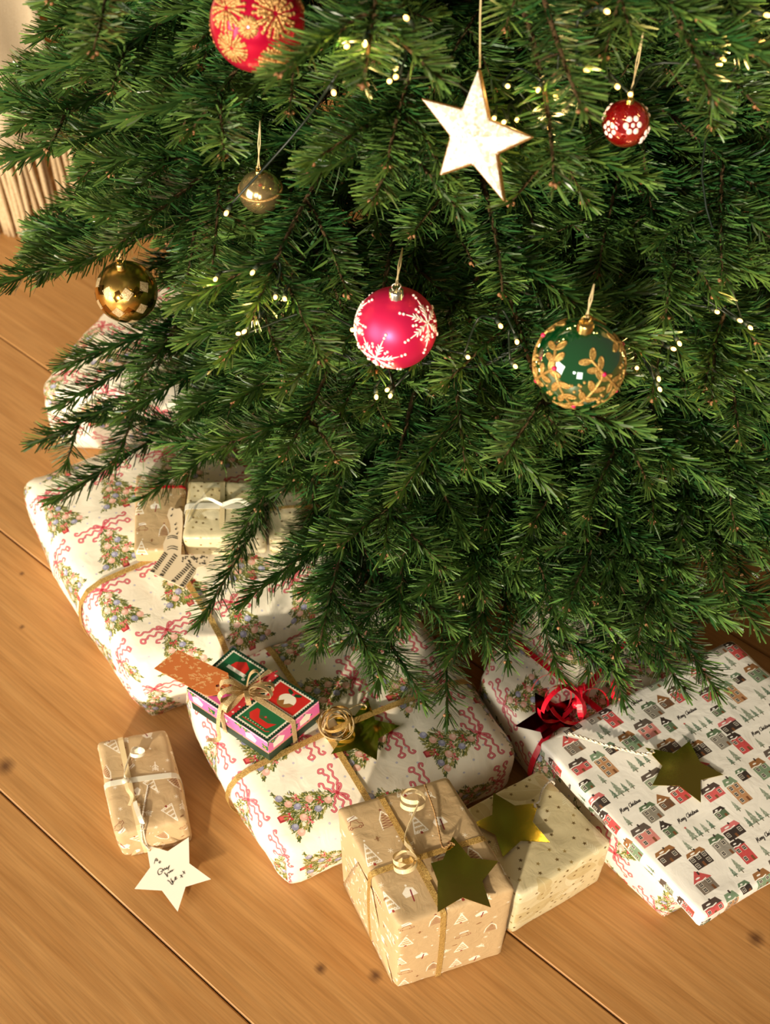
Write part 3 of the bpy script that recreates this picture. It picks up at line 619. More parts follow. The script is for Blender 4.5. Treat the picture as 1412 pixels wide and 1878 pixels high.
# kraft box: knot and two curls
kn = np.array(J.map(jx, jy, .172)); MB().sphere(kn+[0, 0, .004], .005, 10, 7, (1.2, .8, .8)).build('knot', GOLD_RIBBON, J.e)
c1 = at(757, 1474, .183); c2 = at(744, 1590, .182)
curl(c1, .0125, (0.08, .45, .89), .005, 1.35, PALE_RIBBON, J.e, .0085, 2.6, [kn+[-.010, .018, .010], kn+[-.004, .008, .006], kn+[0, 0, .006]])
curl(c2, .0115, (-.08, .45, .89), .005, 1.35, PALE_RIBBON, J.e, .0085, 1.2, [kn+[-.004, -.012, .010], kn+[0, 0, .006]])
MB().strip(smooth_path([kn+[0, 0, .005], kn+[.008, -.012, .007], kn+[.014, -.022, .003]], 12), [(1, .6, 0)], .005).build('ribbon_end', GOLD_RIBBON, J.e)
# small kraft gift: little curl and ends
fk = np.array(F.map(*parcel_local(F, 240, 1430, .055), .055))
curl(at(252, 1385, .064), .008, (.1, .6, .8), .004, 1.3, WHITE_RIBBON, F.e, .004, .5, [fk+[-.002, .010, .006], fk+[0, 0, .004]])
MB().sphere(fk+[0, 0, .003], .0045, 8, 6, (1, 1, .7)).build('knot', WHITE_RIBBON, F.e)
MB().strip(smooth_path([fk+[0, 0, .004], fk+[.004, -.012, .006], fk+[.010, -.020, .004], fk+[.008, -.03, .003]], 14), [(1, .4, .3)], .004).build('ribbon_end', PALE_RIBBON, F.e)
# cream gift: loose ribbon loop
ck = np.array(Cg.map(Cg.w*.48, Cg.d*.52, .034))
MB().strip(smooth_path([ck+[0, 0, .003], ck+[-.02, .004, .010], ck+[-.036, -.012, .008], ck+[-.042, -.034, .003]], 20), [(.5, .3, .8)], .004).build('ribbon_end', WHITE_RIBBON, Cg.e)
MB().strip(smooth_path([ck+[0, 0, .003], ck+[.022, .002, .009], ck+[.04, -.010, .004]], 14), [(.1, .8, .5)], .005).build('ribbon_end', WHITE_RIBBON, Cg.e)
# tree-print gift: nest of gold curls beside the foil star
gk = at(617, 1325, GZ+.022)
rc = random.Random(7)
for i in range(7):
    curl(gk+[rc.uniform(-.006, .006), rc.uniform(-.006, .006), rc.uniform(-.004, .006)], rc.uniform(.013, .019), (rc.uniform(-.5, .5), rc.uniform(-.9, .1), rc.uniform(.5, 1)), .0045, rc.uniform(.8, 1.25), (CHAMP, PALE_RIBBON, GOLD_RIBBON)[i % 3], G.e, .004, rc.uniform(0, 6))
# red gift: curls
rk = at(1060, 1282, .118)
for i, (px, py, R_, axx, tn, st) in enumerate(((1022, 1288, .022, (.5, -.8, .25), 1.0, 0), (1040, 1290, .021, (-.6, -.7, .3), 1.0, 1), (1062, 1285, .018, (.9, -.2, .2), .9, 2), (1085, 1292, .016, (.2, -.6, .8), 1.1, .5), (1110, 1280, .016, (-.3, -.5, .9), 1.2, 3), (1135, 1268, .014, (.6, -.4, .6), 1.0, 1.5), (1010, 1275, .020, (.1, -.5, .9), .6, 2.5))):
    curl(at(px, py, .116 if i < 3 else .110), R_*1.15, axx, .006, tn, RED_RIBBON, Lg.e, .006, st)
MB().sphere(rk+[0, 0, -.012], .006, 8, 6).build('knot', RED_RIBBON, Lg.e)

# ------------------------------------------------------------------ little printed box with champagne bow
HZ = G.map(G.w*.25, G.d*.72, GZ)[2]+.002
HH = .044
hq = [at(x, y, HZ+HH)[:2] for x, y in ((342, 1262), (490, 1361), (585, 1285), (427, 1186))]
hc = sum(hq)/4
hb = empty('printed_gift_box', (hc[0], hc[1], HZ), 'small green and red lidded box with stamp pictures, tied with a champagne bow', 'gift box')
def paint_lid():
    T = Tile(12, 8, 44, (24, 66, 46))
    def stamp(x0, y0, x1, y1, c, rim=(238, 228, 208)):
        T.poly([(x0, y0), (x1, y0), (x1, y1), (x0, y1)], rim)
        k = .34
        for t in np.arange(x0, x1+.01, k): T.disc(t, y0, .11, (16, 40, 28)); T.disc(t, y1, .11, (16, 40, 28))
        for t in np.arange(y0, y1+.01, k): T.disc(x0, t, .11, (16, 40, 28)); T.disc(x1, t, .11, (16, 40, 28))
        T.poly([(x0+.28, y0+.28), (x1-.28, y0+.28), (x1-.28, y1-.28), (x0+.28, y1-.28)], c)
    stamp(6.9, 4.2, 11.7, 7.7, (204, 40, 36)); stamp(6.9, .3, 11.7, 3.8, (30, 104, 62)); stamp(.3, 4.2, 4.9, 7.7, (30, 98, 60)); stamp(.3, .3, 4.9, 3.8, (212, 90, 150))
    # pudding with holly
    T.disc(9.4, 5.7, 1.05, (150, 102, 52)); T.poly([(9.4+1.05*math.cos(a), 5.7+1.05*math.sin(a)) for a in np.linspace(.0, math.pi, 14)]+[(8.7, 5.2), (9.1, 5.7), (9.5, 5.1), (9.9, 5.6)], (240, 230, 210))
    for sg in (-1, 1): T.disc(9.4+sg*.45, 7.0, .5, (22, 70, 40), .22, sg*.5)
    T.disc(9.4, 6.85, .16, (220, 60, 90))
    # sleigh
    T.poly([(7.8, 2.9), (7.6, 1.9), (8.2, 1.3), (10.6, 1.3), (11.0, 2.5), (10.2, 2.0), (8.9, 2.0), (8.2, 2.9)], (206, 44, 38)); T.stroke([(7.5, .95), (10.8, .95), (11.1, 1.2)], .12, (206, 44, 38))
    for k in range(8): T.disc(7.8+k*.36, 1.12, .07, (240, 224, 180))
    T.stroke([(8.9, 2.25), (9.4, 2.4), (10.1, 2.35)], .3, (70, 90, 46)); T.disc(9.4, 2.5, .14, (214, 60, 70))
    # red cap with white band
    T.poly([(1.5, 5.6), (3.6, 5.6), (3.5, 6.6), (2.6, 7.2), (1.7, 6.5)], (210, 44, 38)); T.poly([(1.3, 5.2), (3.8, 5.2), (3.8, 5.7), (1.3, 5.7)], (242, 236, 224)); T.disc(3.9, 5.0, .22, (242, 236, 224))
    T.disc(2.5, 1.9, 1.0, (30, 98, 60)); T.poly(star_pts(2.5, 1.9, .8), (238, 228, 208))
    T.poly([(5.2, 0), (6.6, 0), (6.6, 8), (5.2, 8)], (206, 52, 60))
    for j in range(16): T.poly(star_pts(5.55+.7*(j % 2), .25+j*.5, .2), (240, 226, 206))
    for x in (5.2, 6.6): T.stroke([(x+(.08 if k % 2 else -.08), k*.2) for k in range(41)], .1, (20, 50, 34))
    T.stroke([(0, 4.0), (12, 4.0)], .16, (20, 50, 34)); return T
def paint_band():
    T = Tile(8, 2.4, 44, (222, 104, 166)); rnd = random.Random(2)
    for k in range(7):
        x, y = rnd.uniform(0, 8), rnd.uniform(.3, 2.1); a = rnd.uniform(0, 3); T.disc(x, y, .55, (36, 110, 62), .2, a); T.disc(x+.3, y+.2, .5, (30, 96, 56), .18, a+1.2); T.disc(x, y, .12, (226, 150, 50))
    for x in (0.7, 4.4): T.poly([(x, .5), (x+1.3, .5), (x+1.6, 1.2), (x+.9, 1.9), (x, 1.4)], (240, 232, 216))
    T.stroke([(i*.2, 2.3 if i % 2 else 2.15) for i in range(41)], .12, (236, 226, 204)); T.stroke([(i*.2, .1 if i % 2 else .25) for i in range(41)], .12, (202, 150, 60)); return T
LID = print_material('stamp_print', paint_lid(), .4, .4, .05); LBAND = print_material('pink_band_print', paint_band(), .4, .4, .05); HGREEN = material('dark_green_card', (22, 50, 34), .5)
def frustum(name, q, z0, z1, mats, parent, grow=0., top_uv=True):
    c = sum(q)/4; b = [np.array([*(c+(p-c)*(1+grow)), z0]) for p in q]; t = [np.array([*(c+(p-c)*(1+grow)), z1]) for p in q]
    V = b+t; Fc = [(4, 5, 6, 7), (3, 2, 1, 0)]+[(i, (i+1) % 4, 4+(i+1) % 4, 4+i) for i in range(4)]
    uv = [(0, 0), (1, 0), (1, 1), (0, 1)]+[(0, 0)]*4
    for i in range(4): l = .9 if i % 2 else 1.5; uv += [(0, 0), (l, 0), (l, 1), (0, 1)]
    o = mesh(name, V, Fc, mats, parent, False, uv, [0, 1, 1, 1, 1, 1] if len(mats) > 1 else None)
    bv = o.modifiers.new('edge', 'BEVEL'); bv.width = .0006; bv.segments = 2; return o
frustum('box_base', hq, HZ, HZ+.030, [HGREEN], hb, -.02); frustum('lid', hq, HZ+.017, HZ+HH, [LID, LBAND], hb, .0)
HP = Parcel(hq, HH, HZ, .001, 0, 0)
for ax, c in (('x', HP.d*.48), ('y', HP.w*.45)):
    pts, sd = HP.band(ax, c); MB().strip(pts, sd, .006).build('ribbon', CHAMP, hb)
bk = np.array(HP.map(HP.w*.45, HP.d*.48, HH))
def bow_loop(base, tip, lift, w, side, parent, mat, name='bow_loop'):
    base = np.asarray(base); d = np.asarray(tip)-base; pts = smooth_path([base, base+d*.45+[0, 0, lift*1.0], base+d*.95+[0, 0, lift*1.15], base+d*1.05+[0, 0, lift*.45], base+d*.6+[0, 0, lift*.05], base+[0, 0, .001]], 30)
    return MB().strip(pts, [nrm(side)], w, .0004).build(name, mat, parent)
u_h = np.array([*nrm(hq[1]-hq[0]), 0]); v_h = np.array([*nrm(hq[3]-hq[0]), 0])
bt = bk+[0, 0, .003]
for dv, lf, ww in ((u_h*.030+v_h*.006, .020, .0055), (-u_h*.008-v_h*.028, .017, .006), (u_h*.004-v_h*.034, .012, .006), (u_h*.024+v_h*.016, .014, .0055), (-u_h*.016-v_h*.018, .020, .0055), (u_h*.010+v_h*.012, .030, .005), (u_h*.018-v_h*.014, .013, .0055)):
    bow_loop(bt, bt+dv, lf, ww, np.cross(dv, [0, 0, 1])+np.array([0, 0, .3*np.linalg.norm(dv)]), hb, CHAMP)
MB().sphere(bt, .006, 10, 8, (1.1, 1, .8)).build('knot', CHAMP, hb)
MB().strip(smooth_path([bt, bt-u_h*.004-v_h*.030+[0, 0, .006], bt+u_h*.002-v_h*.046+[0, 0, -.012], bt-v_h*.052+u_h*.006+[0, 0, -.030], bt-v_h*.058-u_h*.006+[0, 0, -.037]], 26), [nrm(u_h*.9+[0, 0, .4])], .006).build('ribbon_end', CHAMP, hb)
MB().rope([bt+[0, 0, .002], bt+u_h*.01+v_h*.02+[0, 0, .012], bt+u_h*.016+v_h*.034+[0, 0, .014]], .0009, .006).build('red_string_end', material('red_string', (170, 30, 40), .7), hb)

# ------------------------------------------------------------------ gift tags
def px_plate(px, z, th, mat, parent, name='card', hole=None, hr=.002, sx=0., sy=0., uvf=None):
    """cut-out card lying at height z (with slopes sx, sy); outline given where its corners stand"""
    p0 = np.array([*at(*px[0], z)[:2], z]); n = nrm([-sx, -sy, 1]); pts = [on_plane(x, y, p0, n) for x, y in px]
    hp = None
    if hole:
        hc_ = on_plane(*hole, p0, n); a = nrm(np.cross(n, [0, 1, 0])); hp = circle_pts(hc_, hr, a, np.cross(n, a))
    return plate(name, pts, n, th, mat, parent, hp, uvf), p0, n
def star_tag(name, px, z, mat, label, hole, string, smat, R=.001, th=.0008, sx=0., sy=0.):
    c = at(*np.mean(px, axis=0), z); e = empty(name, tuple(c), label, 'gift tag')
    o, p0, n = px_plate(px, z, th, mat, e, 'card', hole, sx=sx, sy=sy)
    if string is not None: MB().rope(string, R, R*6).build('string', smat, e)
    return e, p0, n
def zz(pts, ox, oy, k): return [(ox+x/k, oy+y/k) for x, y in pts]
# kraft box
px = zz([(860, 640), (1060, 880), (1375, 915), (1195, 1140), (1290, 1435), (970, 1325), (690, 1490), (690, 1140), (615, 940), (750, 900)], 690, 1430, 6.139)
star_tag('star_tag', px, J.map(jx, jy, .172)[2]+.0034, FOIL, 'gold foil star tag on the tall kraft box', (690+862/6.139, 1430+735/6.139),
         [at(833, 1549, .1775), at(828, 1546, .182), at(822, 1551, .181), at(812, 1553, .180), at(806, 1530, .177), at(797, 1490, .177), at(786, 1458, .177), at(779, 1438, .176)], RAFFIA, .0011)
px = zz([(275, 320), (475, 440), (695, 415), (640, 590), (800, 780), (530, 765), (365, 915), (295, 710), (90, 605), (265, 525)], 850, 1390, 5.043)
star_tag('star_tag', px, .1045, FOIL, 'gold foil star tag with white twine on the pale star-print gift', (850+668/5.043, 1390+448/5.043),
         [at(982, 1480, .104), at(980, 1475, .108), at(988, 1470, .108), at(993, 1452, .104), at(1003, 1437, .106), at(1012, 1433, .106), at(1017, 1438, .101)], TWINE_W, .0012)
px = zz([(628, 585), (805, 622), (905, 545), (975, 680), (1118, 755), (975, 790), (978, 930), (840, 825), (672, 822), (735, 700)], 1000, 1200, 3.427)
star_tag('star_tag', px, .1275, FOIL, 'gold foil star tag with white twine on the house-print parcel', (1000+672/3.427, 1200+606/3.427),
         [at(1199, 1379, .1265), at(1190, 1381, .131), at(1178, 1383, .130), at(1150, 1376, .128), at(1110, 1366, .127), at(1070, 1353, .125), at(1042, 1345, .122)], TWINE_W, .0019)
px = zz([(285, 280), (500, 400), (740, 320), (640, 520), (700, 640), (560, 640), (372, 765), (345, 690), (85, 628), (295, 490)], 930, 1220, 5.648)
star_tag('star_tag', px, .0925, RED_FOIL, 'dark red foil star tag among the red ribbon curls', None, None, None)
px = zz([(810, 160), (905, 425), (1225, 500), (945, 665), (925, 945), (655, 790), (330, 868), (500, 620), (330, 330), (640, 370)], 560, 1260, 7.06)
star_tag('star_tag', px, GZ+.0155, FOIL, 'gold foil star tag beside a nest of gold ribbon curls', (560+775/7.06, 1260+235/7.06),
         [at(672, 1297, GZ+.016), at(668, 1293, GZ+.02), at(658, 1292, GZ+.02), at(640, 1300, GZ+.019)], PALE_RIBBON, .001, sx=0, sy=.03)
# white star with handwriting
k = 4.693
px = zz([(556, 1172), (740, 1225), (920, 1105), (925, 1330), (1110, 1465), (893, 1530), (825, 1745), (688, 1562), (455, 1548), (588, 1365)], 150, 1300, k)
e, p0, n = star_tag('star_tag', px, .016, CARD, 'white card star tag with handwriting, tied to the small kraft gift', (150+583/k, 1300+1212/k),
         [at(274, 1558, .016), at(270, 1552, .022), at(266, 1540, .036), at(263, 1522, .058), at(262, 1500, .0585), at(266, 1470, .0585), at(272, 1440, .0585)], TWINE_W, .0011, sx=0., sy=.12)
MB().rope([at(274, 1558, .016), at(262, 1545, .034), at(259, 1520, .058), at(258, 1495, .0585), at(256, 1478, .0585)], .0011, .0066).build('string', TWINE_W, e)
MB().strip(smooth_path([at(262, 1512, .060), at(256, 1498, .064), at(250, 1482, .061), at(247, 1470, .06)], 12), [(1, .2, .3)], .005).build('ribbon_end', WHITE_RIBBON, e)
HAND = [[(622, 1335), (635, 1290), (655, 1310)], [(628, 1303), (600 + 48, 1312)], [(668, 1312), (662, 1322), (670, 1330), (678, 1320), (668, 1312)],
        [(690, 1378), (665, 1380), (652, 1405), (662, 1430), (685, 1420), (690, 1400), (675, 1405)], [(690, 1400), (695, 1380), (705, 1395), (712, 1372)], [(712, 1372), (722, 1385), (730, 1365), (735, 1380), (752, 1350), (748, 1368), (742, 1392)],
        [(708, 1412), (722, 1428), (738, 1448), (735, 1420), (745, 1408), (752, 1415), (760, 1395), (765, 1408), (775, 1388), (778, 1400), (790, 1382)],
        [(735, 1478), (755, 1490), (772, 1512), (785, 1508), (770, 1480), (765, 1462)], [(780, 1478), (785, 1495), (798, 1480), (800, 1462)], [(800, 1470), (812, 1455), (800, 1450), (806, 1472), (822, 1460)],
        [(845, 1432), (868, 1452)], [(862, 1428), (850, 1455)], [(865, 1400), (888, 1420)], [(884, 1396), (872, 1425)]]
mb = MB()
for st in HAND:
    q = smooth_path([on_plane(150+x/k, 1300+y/k, p0, n)+n*.0003 for x, y in st], 6*len(st)); t = nrm(q[-1]-q[0])
    mb.tube(q, .00027, 5)
mb.build('handwriting', INK, e)
# deer-shaped tag on the left parcel
k = 4.707
dpx = zz([(375, 350), (395, 328), (440, 345), (470, 338), (492, 370), (495, 480), (488, 560), (480, 740), (720, 745), (730, 800), (690, 835), (612, 850), (605, 900), (500, 1028), (420, 988), (300, 932), (208, 885), (265, 810), (330, 720), (325, 650), (350, 590), (392, 540), (385, 470), (360, 400)], 230, 860, k)
de = empty('deer_tag', tuple(at(330, 1030, AZ+.003)), 'beige deer-shaped card tag lying on the left tree-print parcel', 'gift tag')
o, p0, n = px_plate(dpx, AZ+.0300, .0012, KCARD, de, sy=.08)
mb = MB()
def ink(pts, r=.0005): mb.tube(smooth_path([on_plane(230+x/k, 860+y/k, p0, n)+n*.0002 for x, y in pts], 4*len(pts)), r, 4)
for a, b in (((250, 870), (345, 735)), ((320, 905), (430, 750)), ((430, 960), (560, 830)), ((500, 1000), (590, 860))):
    for t in np.linspace(.08, 1, 9): x = a[0]+(b[0]-a[0])*t; y = a[1]+(b[1]-a[1])*t; ink([(x-16, y-12), (x+14, y+10)])
for x, y in ((232, 884), (310, 918), (412, 970), (486, 1008)): ink([(x-14, y-4), (x+18, y+6)], .0011)
for x, y in ((405, 350), (395, 405), (430, 480), (435, 520), (445, 560)): ink([(x-5, y), (x+5, y+3)], .0012)
for y in (590, 605, 680, 700): ink([(360, y), (400, y-12), (450, y)], .0004)
rd = random.Random(4)
for i in range(34): x, y = rd.uniform(480, 700), rd.uniform(752, 830); ink([(x-6, y-3), (x+6, y+4)], .0005)
mb.build('ink_marks', INK, de)
# rust-orange tag on the printed box
def paint_orange():
    T = Tile(9, 5, 40, (206, 116, 60)); rnd = random.Random(6); c = (232, 190, 130)
    for k_ in range(46):
        x, y = rnd.uniform(0, 9), rnd.uniform(0, 5); a = rnd.uniform(-.8, .8); s_ = rnd.uniform(.25, .42)
        q = smooth_path([(x-s_*math.cos(a), y-s_*math.sin(a), 0), (x, y+.12, 0), (x+s_*math.cos(a), y+s_*math.sin(a), 0), (x+s_*1.2*math.cos(a+.5), y+s_*1.2*math.sin(a+.5), 0)], 12)[:, :2]; T.stroke(q, .1, c)
        for t in (.2, .6): T.stroke([(x+(t-.4)*s_, y), (x+(t-.5)*s_, y-.25)], .06, c)
    return T
k = 4.4125
opx = zz([(205, 140), (610, 328), (628, 440), (585, 490), (440, 515), (10, 290)], 280, 1160, k); OZ = HZ+HH+.0035
oe = empty('orange_tag', tuple(at(360, 1235, OZ)), 'rust orange rectangular tag with tiny cream drawings beside the champagne bow', 'gift tag')
oa = at(*opx[5], OZ); ob = nrm(at(*opx[4], OZ)-oa); oc = np.array([-ob[1], ob[0], 0])
px_plate(opx, OZ, .0008, print_material('orange_print', paint_orange(), .5, .3, .03), oe, hole=(280+525/k, 1160+430/k), uvf=lambda p: (((p-oa)@ob)/.055, ((p-oa)@oc)/.0306))
MB().rope([at(280+525/k, 1160+430/k, OZ), at(411, 1260, OZ+.004), at(420, 1264, OZ+.003), at(428, 1262, OZ+.002)], .0007, .004).build('string', material('brown_string', (120, 40, 30), .7), oe)

# ------------------------------------------------------------------ the fir tree
TX, TY = .08, 1.27
def cone_r(z): return .63-.17*z
tree = empty('christmas_tree', (TX, TY, 0), 'dense green fir tree with baubles and fairy lights standing over the gifts', 'tree')
BARK = material('fir_bark', (104, 74, 48), .85, bump=.5, bscale=120, var=(70, 48, 32))
TWIGM = material('fir_twig', (92, 70, 40), .8, bump=.3, bscale=400, var=(74, 52, 30))
BUDM = material('fir_bud', (168, 120, 80), .5, var=(132, 88, 54), bscale=300)
def needle_material():
    m = bpy.data.materials.new('fir_needles'); m.use_nodes = True; nt = m.node_tree; p = nt.nodes['Principled BSDF']
    a = nt.nodes.new('ShaderNodeAttribute'); a.attribute_name = 'tint'; nt.links.new(a.outputs['Color'], p.inputs['Base Color'])
    p.inputs['Roughness'].default_value = .27; p.inputs['Specular IOR Level'].default_value = .7
    return m
NEEDLE = needle_material()
MB().tube([(TX, TY, 0), (TX+.004, TY, .4), (TX-.003, TY, .9), (TX, TY, 2.1)], [.048, .042, .034, .008], 14).build('trunk', BARK, tree)
rng = np.random.default_rng(11)

def curve(p0, d0, L, up, droop, n=None, bend=None):
    """stem polyline from p0 heading d0, bending down by droop and up again at its end"""
    n = n or max(4, int(L/.02)); pts = [np.array(p0, float)]; d = nrm(d0); st = L/(n-1)
    for i in range(n-1):
        t = i/(n-1); d = nrm(d+np.array([0, 0, -droop*st*(1.2-1.6*t)])+(bend if bend is not None else 0)*st); pts.append(pts[-1]+d*st)
    return np.array(pts)
OUT = np.array([(160, -400), (140, 25), (90, 105), (50, 135), (10, 165), (0, 210), (60, 262), (130, 280), (165, 350), (70, 420), (60, 470), (90, 510), (170, 510), (290, 560), (300, 640), (130, 680), (110, 700), (250, 700), (270, 740), (85, 795), (100, 890), (200, 830), (245, 850), (255, 890), (300, 840), (440, 880), (465, 930), (480, 990), (375, 1110), (480, 1090), (560, 1160), (640, 1190), (700, 1240), (800, 1290), (850, 1220), (900, 1170), (910, 1120),
                (1000, 1130), (1060, 1210), (1120, 1260), (1220, 1220), (1310, 1245), (1340, 1150), (1420, 1130), (1800, 1100), (1800, -400)], float)
def outside(pts):
    x, y, _ = proj(pts); c = np.zeros(len(pts), bool)
    for (x1, y1), (x2, y2) in zip(OUT, np.roll(OUT, -1, 0)):
        if y1 != y2: c ^= ((y1 > y) != (y2 > y)) & (x < (x2-x1)*(y-y1)/(y2-y1)+x1)
    return (~c).mean() > .25
KEEP = []   # filled below: spheres that stay free of stems (ornaments)
def blocked(pts):
    if outside(pts): return True
    for c, r, front in KEEP:
        d = np.linalg.norm(pts-c, axis=1)
        if d.min() < r*1.12: return True
        if front:
            v = pts-C0; t = v@nrm(c-C0); dd = np.linalg.norm(v-t[:, None]*nrm(c-C0), axis=1)
            if ((dd < r*1.15*t/np.linalg.norm(c-C0)) & (t < np.linalg.norm(c-C0))).any(): return True
    return False
def hits_ornament(pts):
    for c, r in ORN:
        cd = np.linalg.norm(c-C0); v = pts-C0; t = v@((c-C0)/cd); dd = np.linalg.norm(v-t[:, None]*((c-C0)/cd), axis=1)
        if (np.linalg.norm(pts-c, axis=1) < r+.004).any() or ((dd < (r+.008)*t/cd) & (t < cd)).any(): return True
    return False
def free_tip(tip, z0):
    """swing a branch sideways or up until it clears the ornaments"""
    tip = np.array(tip, float)
    for dz in (0, .05, -.05, .09, -.09):
        for da in (0, .09, -.09, .18, -.18):
            h = tip[:2]-[TX, TY]; c, sn = math.cos(da), math.sin(da); q = np.array([TX+h[0]*c-h[1]*sn, TY+h[0]*sn+h[1]*c, tip[2]+dz])
            if not hits_ornament(np.linspace([TX, TY, z0+dz], q, 30)[10:]): return q, z0+dz
    return None, None
def make_branch(tip, z0, fan=1., tone=1., lat=4, roll=0.):
    tip = np.array(tip, float); A = np.array([TX, TY, z0]); h = tip-A; hl = np.linalg.norm(h[:2]); hd = np.array([h[0]/hl, h[1]/hl, 0])
    mid = A+np.array([h[0]*.5, h[1]*.5, max(0, h[2])*.5+.03+abs(h[2])*.1 if h[2] > -.02 else h[2]*.30])
    ts = np.linspace(0, 1, 26)[:, None]; prim = (1-ts)**2*A+2*ts*(1-ts)*mid+ts**2*tip
    wob = np.array([-hd[1], hd[0], 0]); prim += wob*(.012*np.sin(ts*5+rng.uniform(0, 6))*ts)
    seg = np.concatenate([[0], np.cumsum(np.linalg.norm(np.diff(prim, axis=0), axis=1))]); Lp = seg[-1]
    stems = [(prim, .0055, .0013, max(0, Lp-.56))]
    def pt(dist):
        i = int(np.clip(np.searchsorted(seg, Lp-dist)-1, 0, len(seg)-2)); f = (Lp-dist-seg[i])/(seg[i+1]-seg[i]); return prim[i]+(prim[i+1]-prim[i])*f, nrm(prim[i+1]-prim[i])
    for k in range(lat):
        s = .060+.098*k+rng.uniform(-.014, .014)
        if s > Lp*.75: break
        for sg in (-1, 1):
            p, t = pt(s+rng.uniform(-.006, .006)); side = nrm(np.cross(t, [0, 0, 1])); upv = np.cross(side, t)
            upv, side = upv*math.cos(roll)+side*math.sin(roll), side*math.cos(roll)-upv*math.sin(roll)
            L = (.070+.46*s)*rng.uniform(.75, 1.15)*fan; a = math.radians(rng.uniform(40, 58))
            d = t*math.cos(a)+side*sg*math.sin(a)+upv*rng.uniform(-.10, .16)
            c = curve(p, d, L, upv, rng.uniform(.5, 2.2), bend=t*1.6)
            if blocked(c): continue
            stems.append((c, .0022, .0011, 0.))
            if L > .12:
                q = .072
                while q < L*.8:
                    i = int(np.clip((1-q/L)*(len(c)-1), 0, len(c)-2)); tt = nrm(c[i+1]-c[i]); s2 = nrm(np.cross(tt, upv))
                    for sg2 in (-1, 1):
                        if rng.random() < .3: continue
                        l2 = (.05+.42*q)*rng.uniform(.7, 1.1); c2 = curve(c[i], tt*.68+s2*sg2*.72+upv*rng.uniform(-.1, .12), l2, upv, rng.uniform(.5, 2.))
                        if not blocked(c2): stems.append((c2, .0014, .0009, 0.))
                    q += .10*rng.uniform(.9, 1.15)
    return stems
def stem_needles(pts, start, tone, dens=1000., wide=1.):
    seg = np.linalg.norm(np.diff(pts, axis=0), axis=1); cum = np.concatenate([[0], np.cumsum(seg)]); L = cum[-1]; n = int((L-start)*dens)
    if n < 3: return None
    s = start+(L-start)*(np.arange(n)+rng.random(n))/n
    i = np.clip(np.searchsorted(cum, s)-1, 0, len(seg)-1); f = ((s-cum[i])/seg[i])[:, None]
    base = pts[i]*(1-f)+pts[i+1]*f; T = (pts[i+1]-pts[i])/seg[i][:, None]
    up = np.array([0, 0, 1.]); side = np.cross(T, up); sl = np.linalg.norm(side, axis=1, keepdims=True); side = np.where(sl > .05, side/np.maximum(sl, 1e-6), np.array([1., 0, 0])); U = np.cross(side, T)
    # all round except the underside, more to the two sides
    phi = np.where(rng.random(n) < .55, np.sign(rng.random(n)-.5)*rng.normal(1.35, .34, n), rng.uniform(-1.1, 1.1, n))
    rem = L-s; endf = np.clip(rem/.018, 0, 1)
    alp = np.radians(rng.normal(54, 6, n)-16*np.clip(np.cos(phi), 0, 1))*(.35+.65*endf)+.08
    d = T*np.cos(alp)[:, None]+(U*np.cos(phi)[:, None]+side*np.sin(phi)[:, None])*np.sin(alp)[:, None]
    ln = rng.normal(.0285, .0022, n)*(.72+.28*np.clip(rem/.03, 0, 1))*np.clip(.7+.3*np.clip((s-start)/.015, 0, 1), 0, 1)
    w = np.cross(T, d); w /= np.maximum(np.linalg.norm(w, axis=1, keepdims=True), 1e-6); tw = rng.normal(0, .30, n)[:, None]; nn = np.cross(d, w); w = w*np.cos(tw)+nn*np.sin(tw)
    hw = (rng.normal(.00120, .00012, n)*wide)[:, None]
    curl_ = np.array([0, 0, 1.])*(ln*rng.normal(.10, .08, n))[:, None]+T*(ln*rng.normal(.06, .05, n))[:, None]
    b0 = base+d*.0012; m = base+d*(ln*.55)[:, None]+curl_*.3; e = base+d*ln[:, None]+curl_
    V = np.stack([b0-w*hw*.6, b0+w*hw*.6, m-w*hw, m+w*hw, e-w*hw*.55, e+w*hw*.55], 1).reshape(-1, 3)
    k = (np.arange(n)*6)[:, None]; Fq = np.concatenate([np.stack([k+0, k+1, k+3, k+2], 2)[:, 0], np.stack([k+2, k+3, k+5, k+4], 2)[:, 0]])
    young = np.clip(1-rem/.09, 0, 1)*.6+rng.normal(0.04, .24, n); young = np.clip(young, 0, 1)[:, None]*tone
    c = (1-young)*np.array([.024, .088, .022])+young*np.array([.15, .25, .05]); c *= rng.uniform(.6, 1.4, (n, 1))
    pale = rng.random(n) < .05; c[pale] = np.array([.17, .24, .13])
    c[np.abs(phi) > 2.0] = c[np.abs(phi) > 2.0]*.9+np.array([.02, .03, .02])
    return V, Fq, np.repeat(c, 6, 0)
NB = [0]
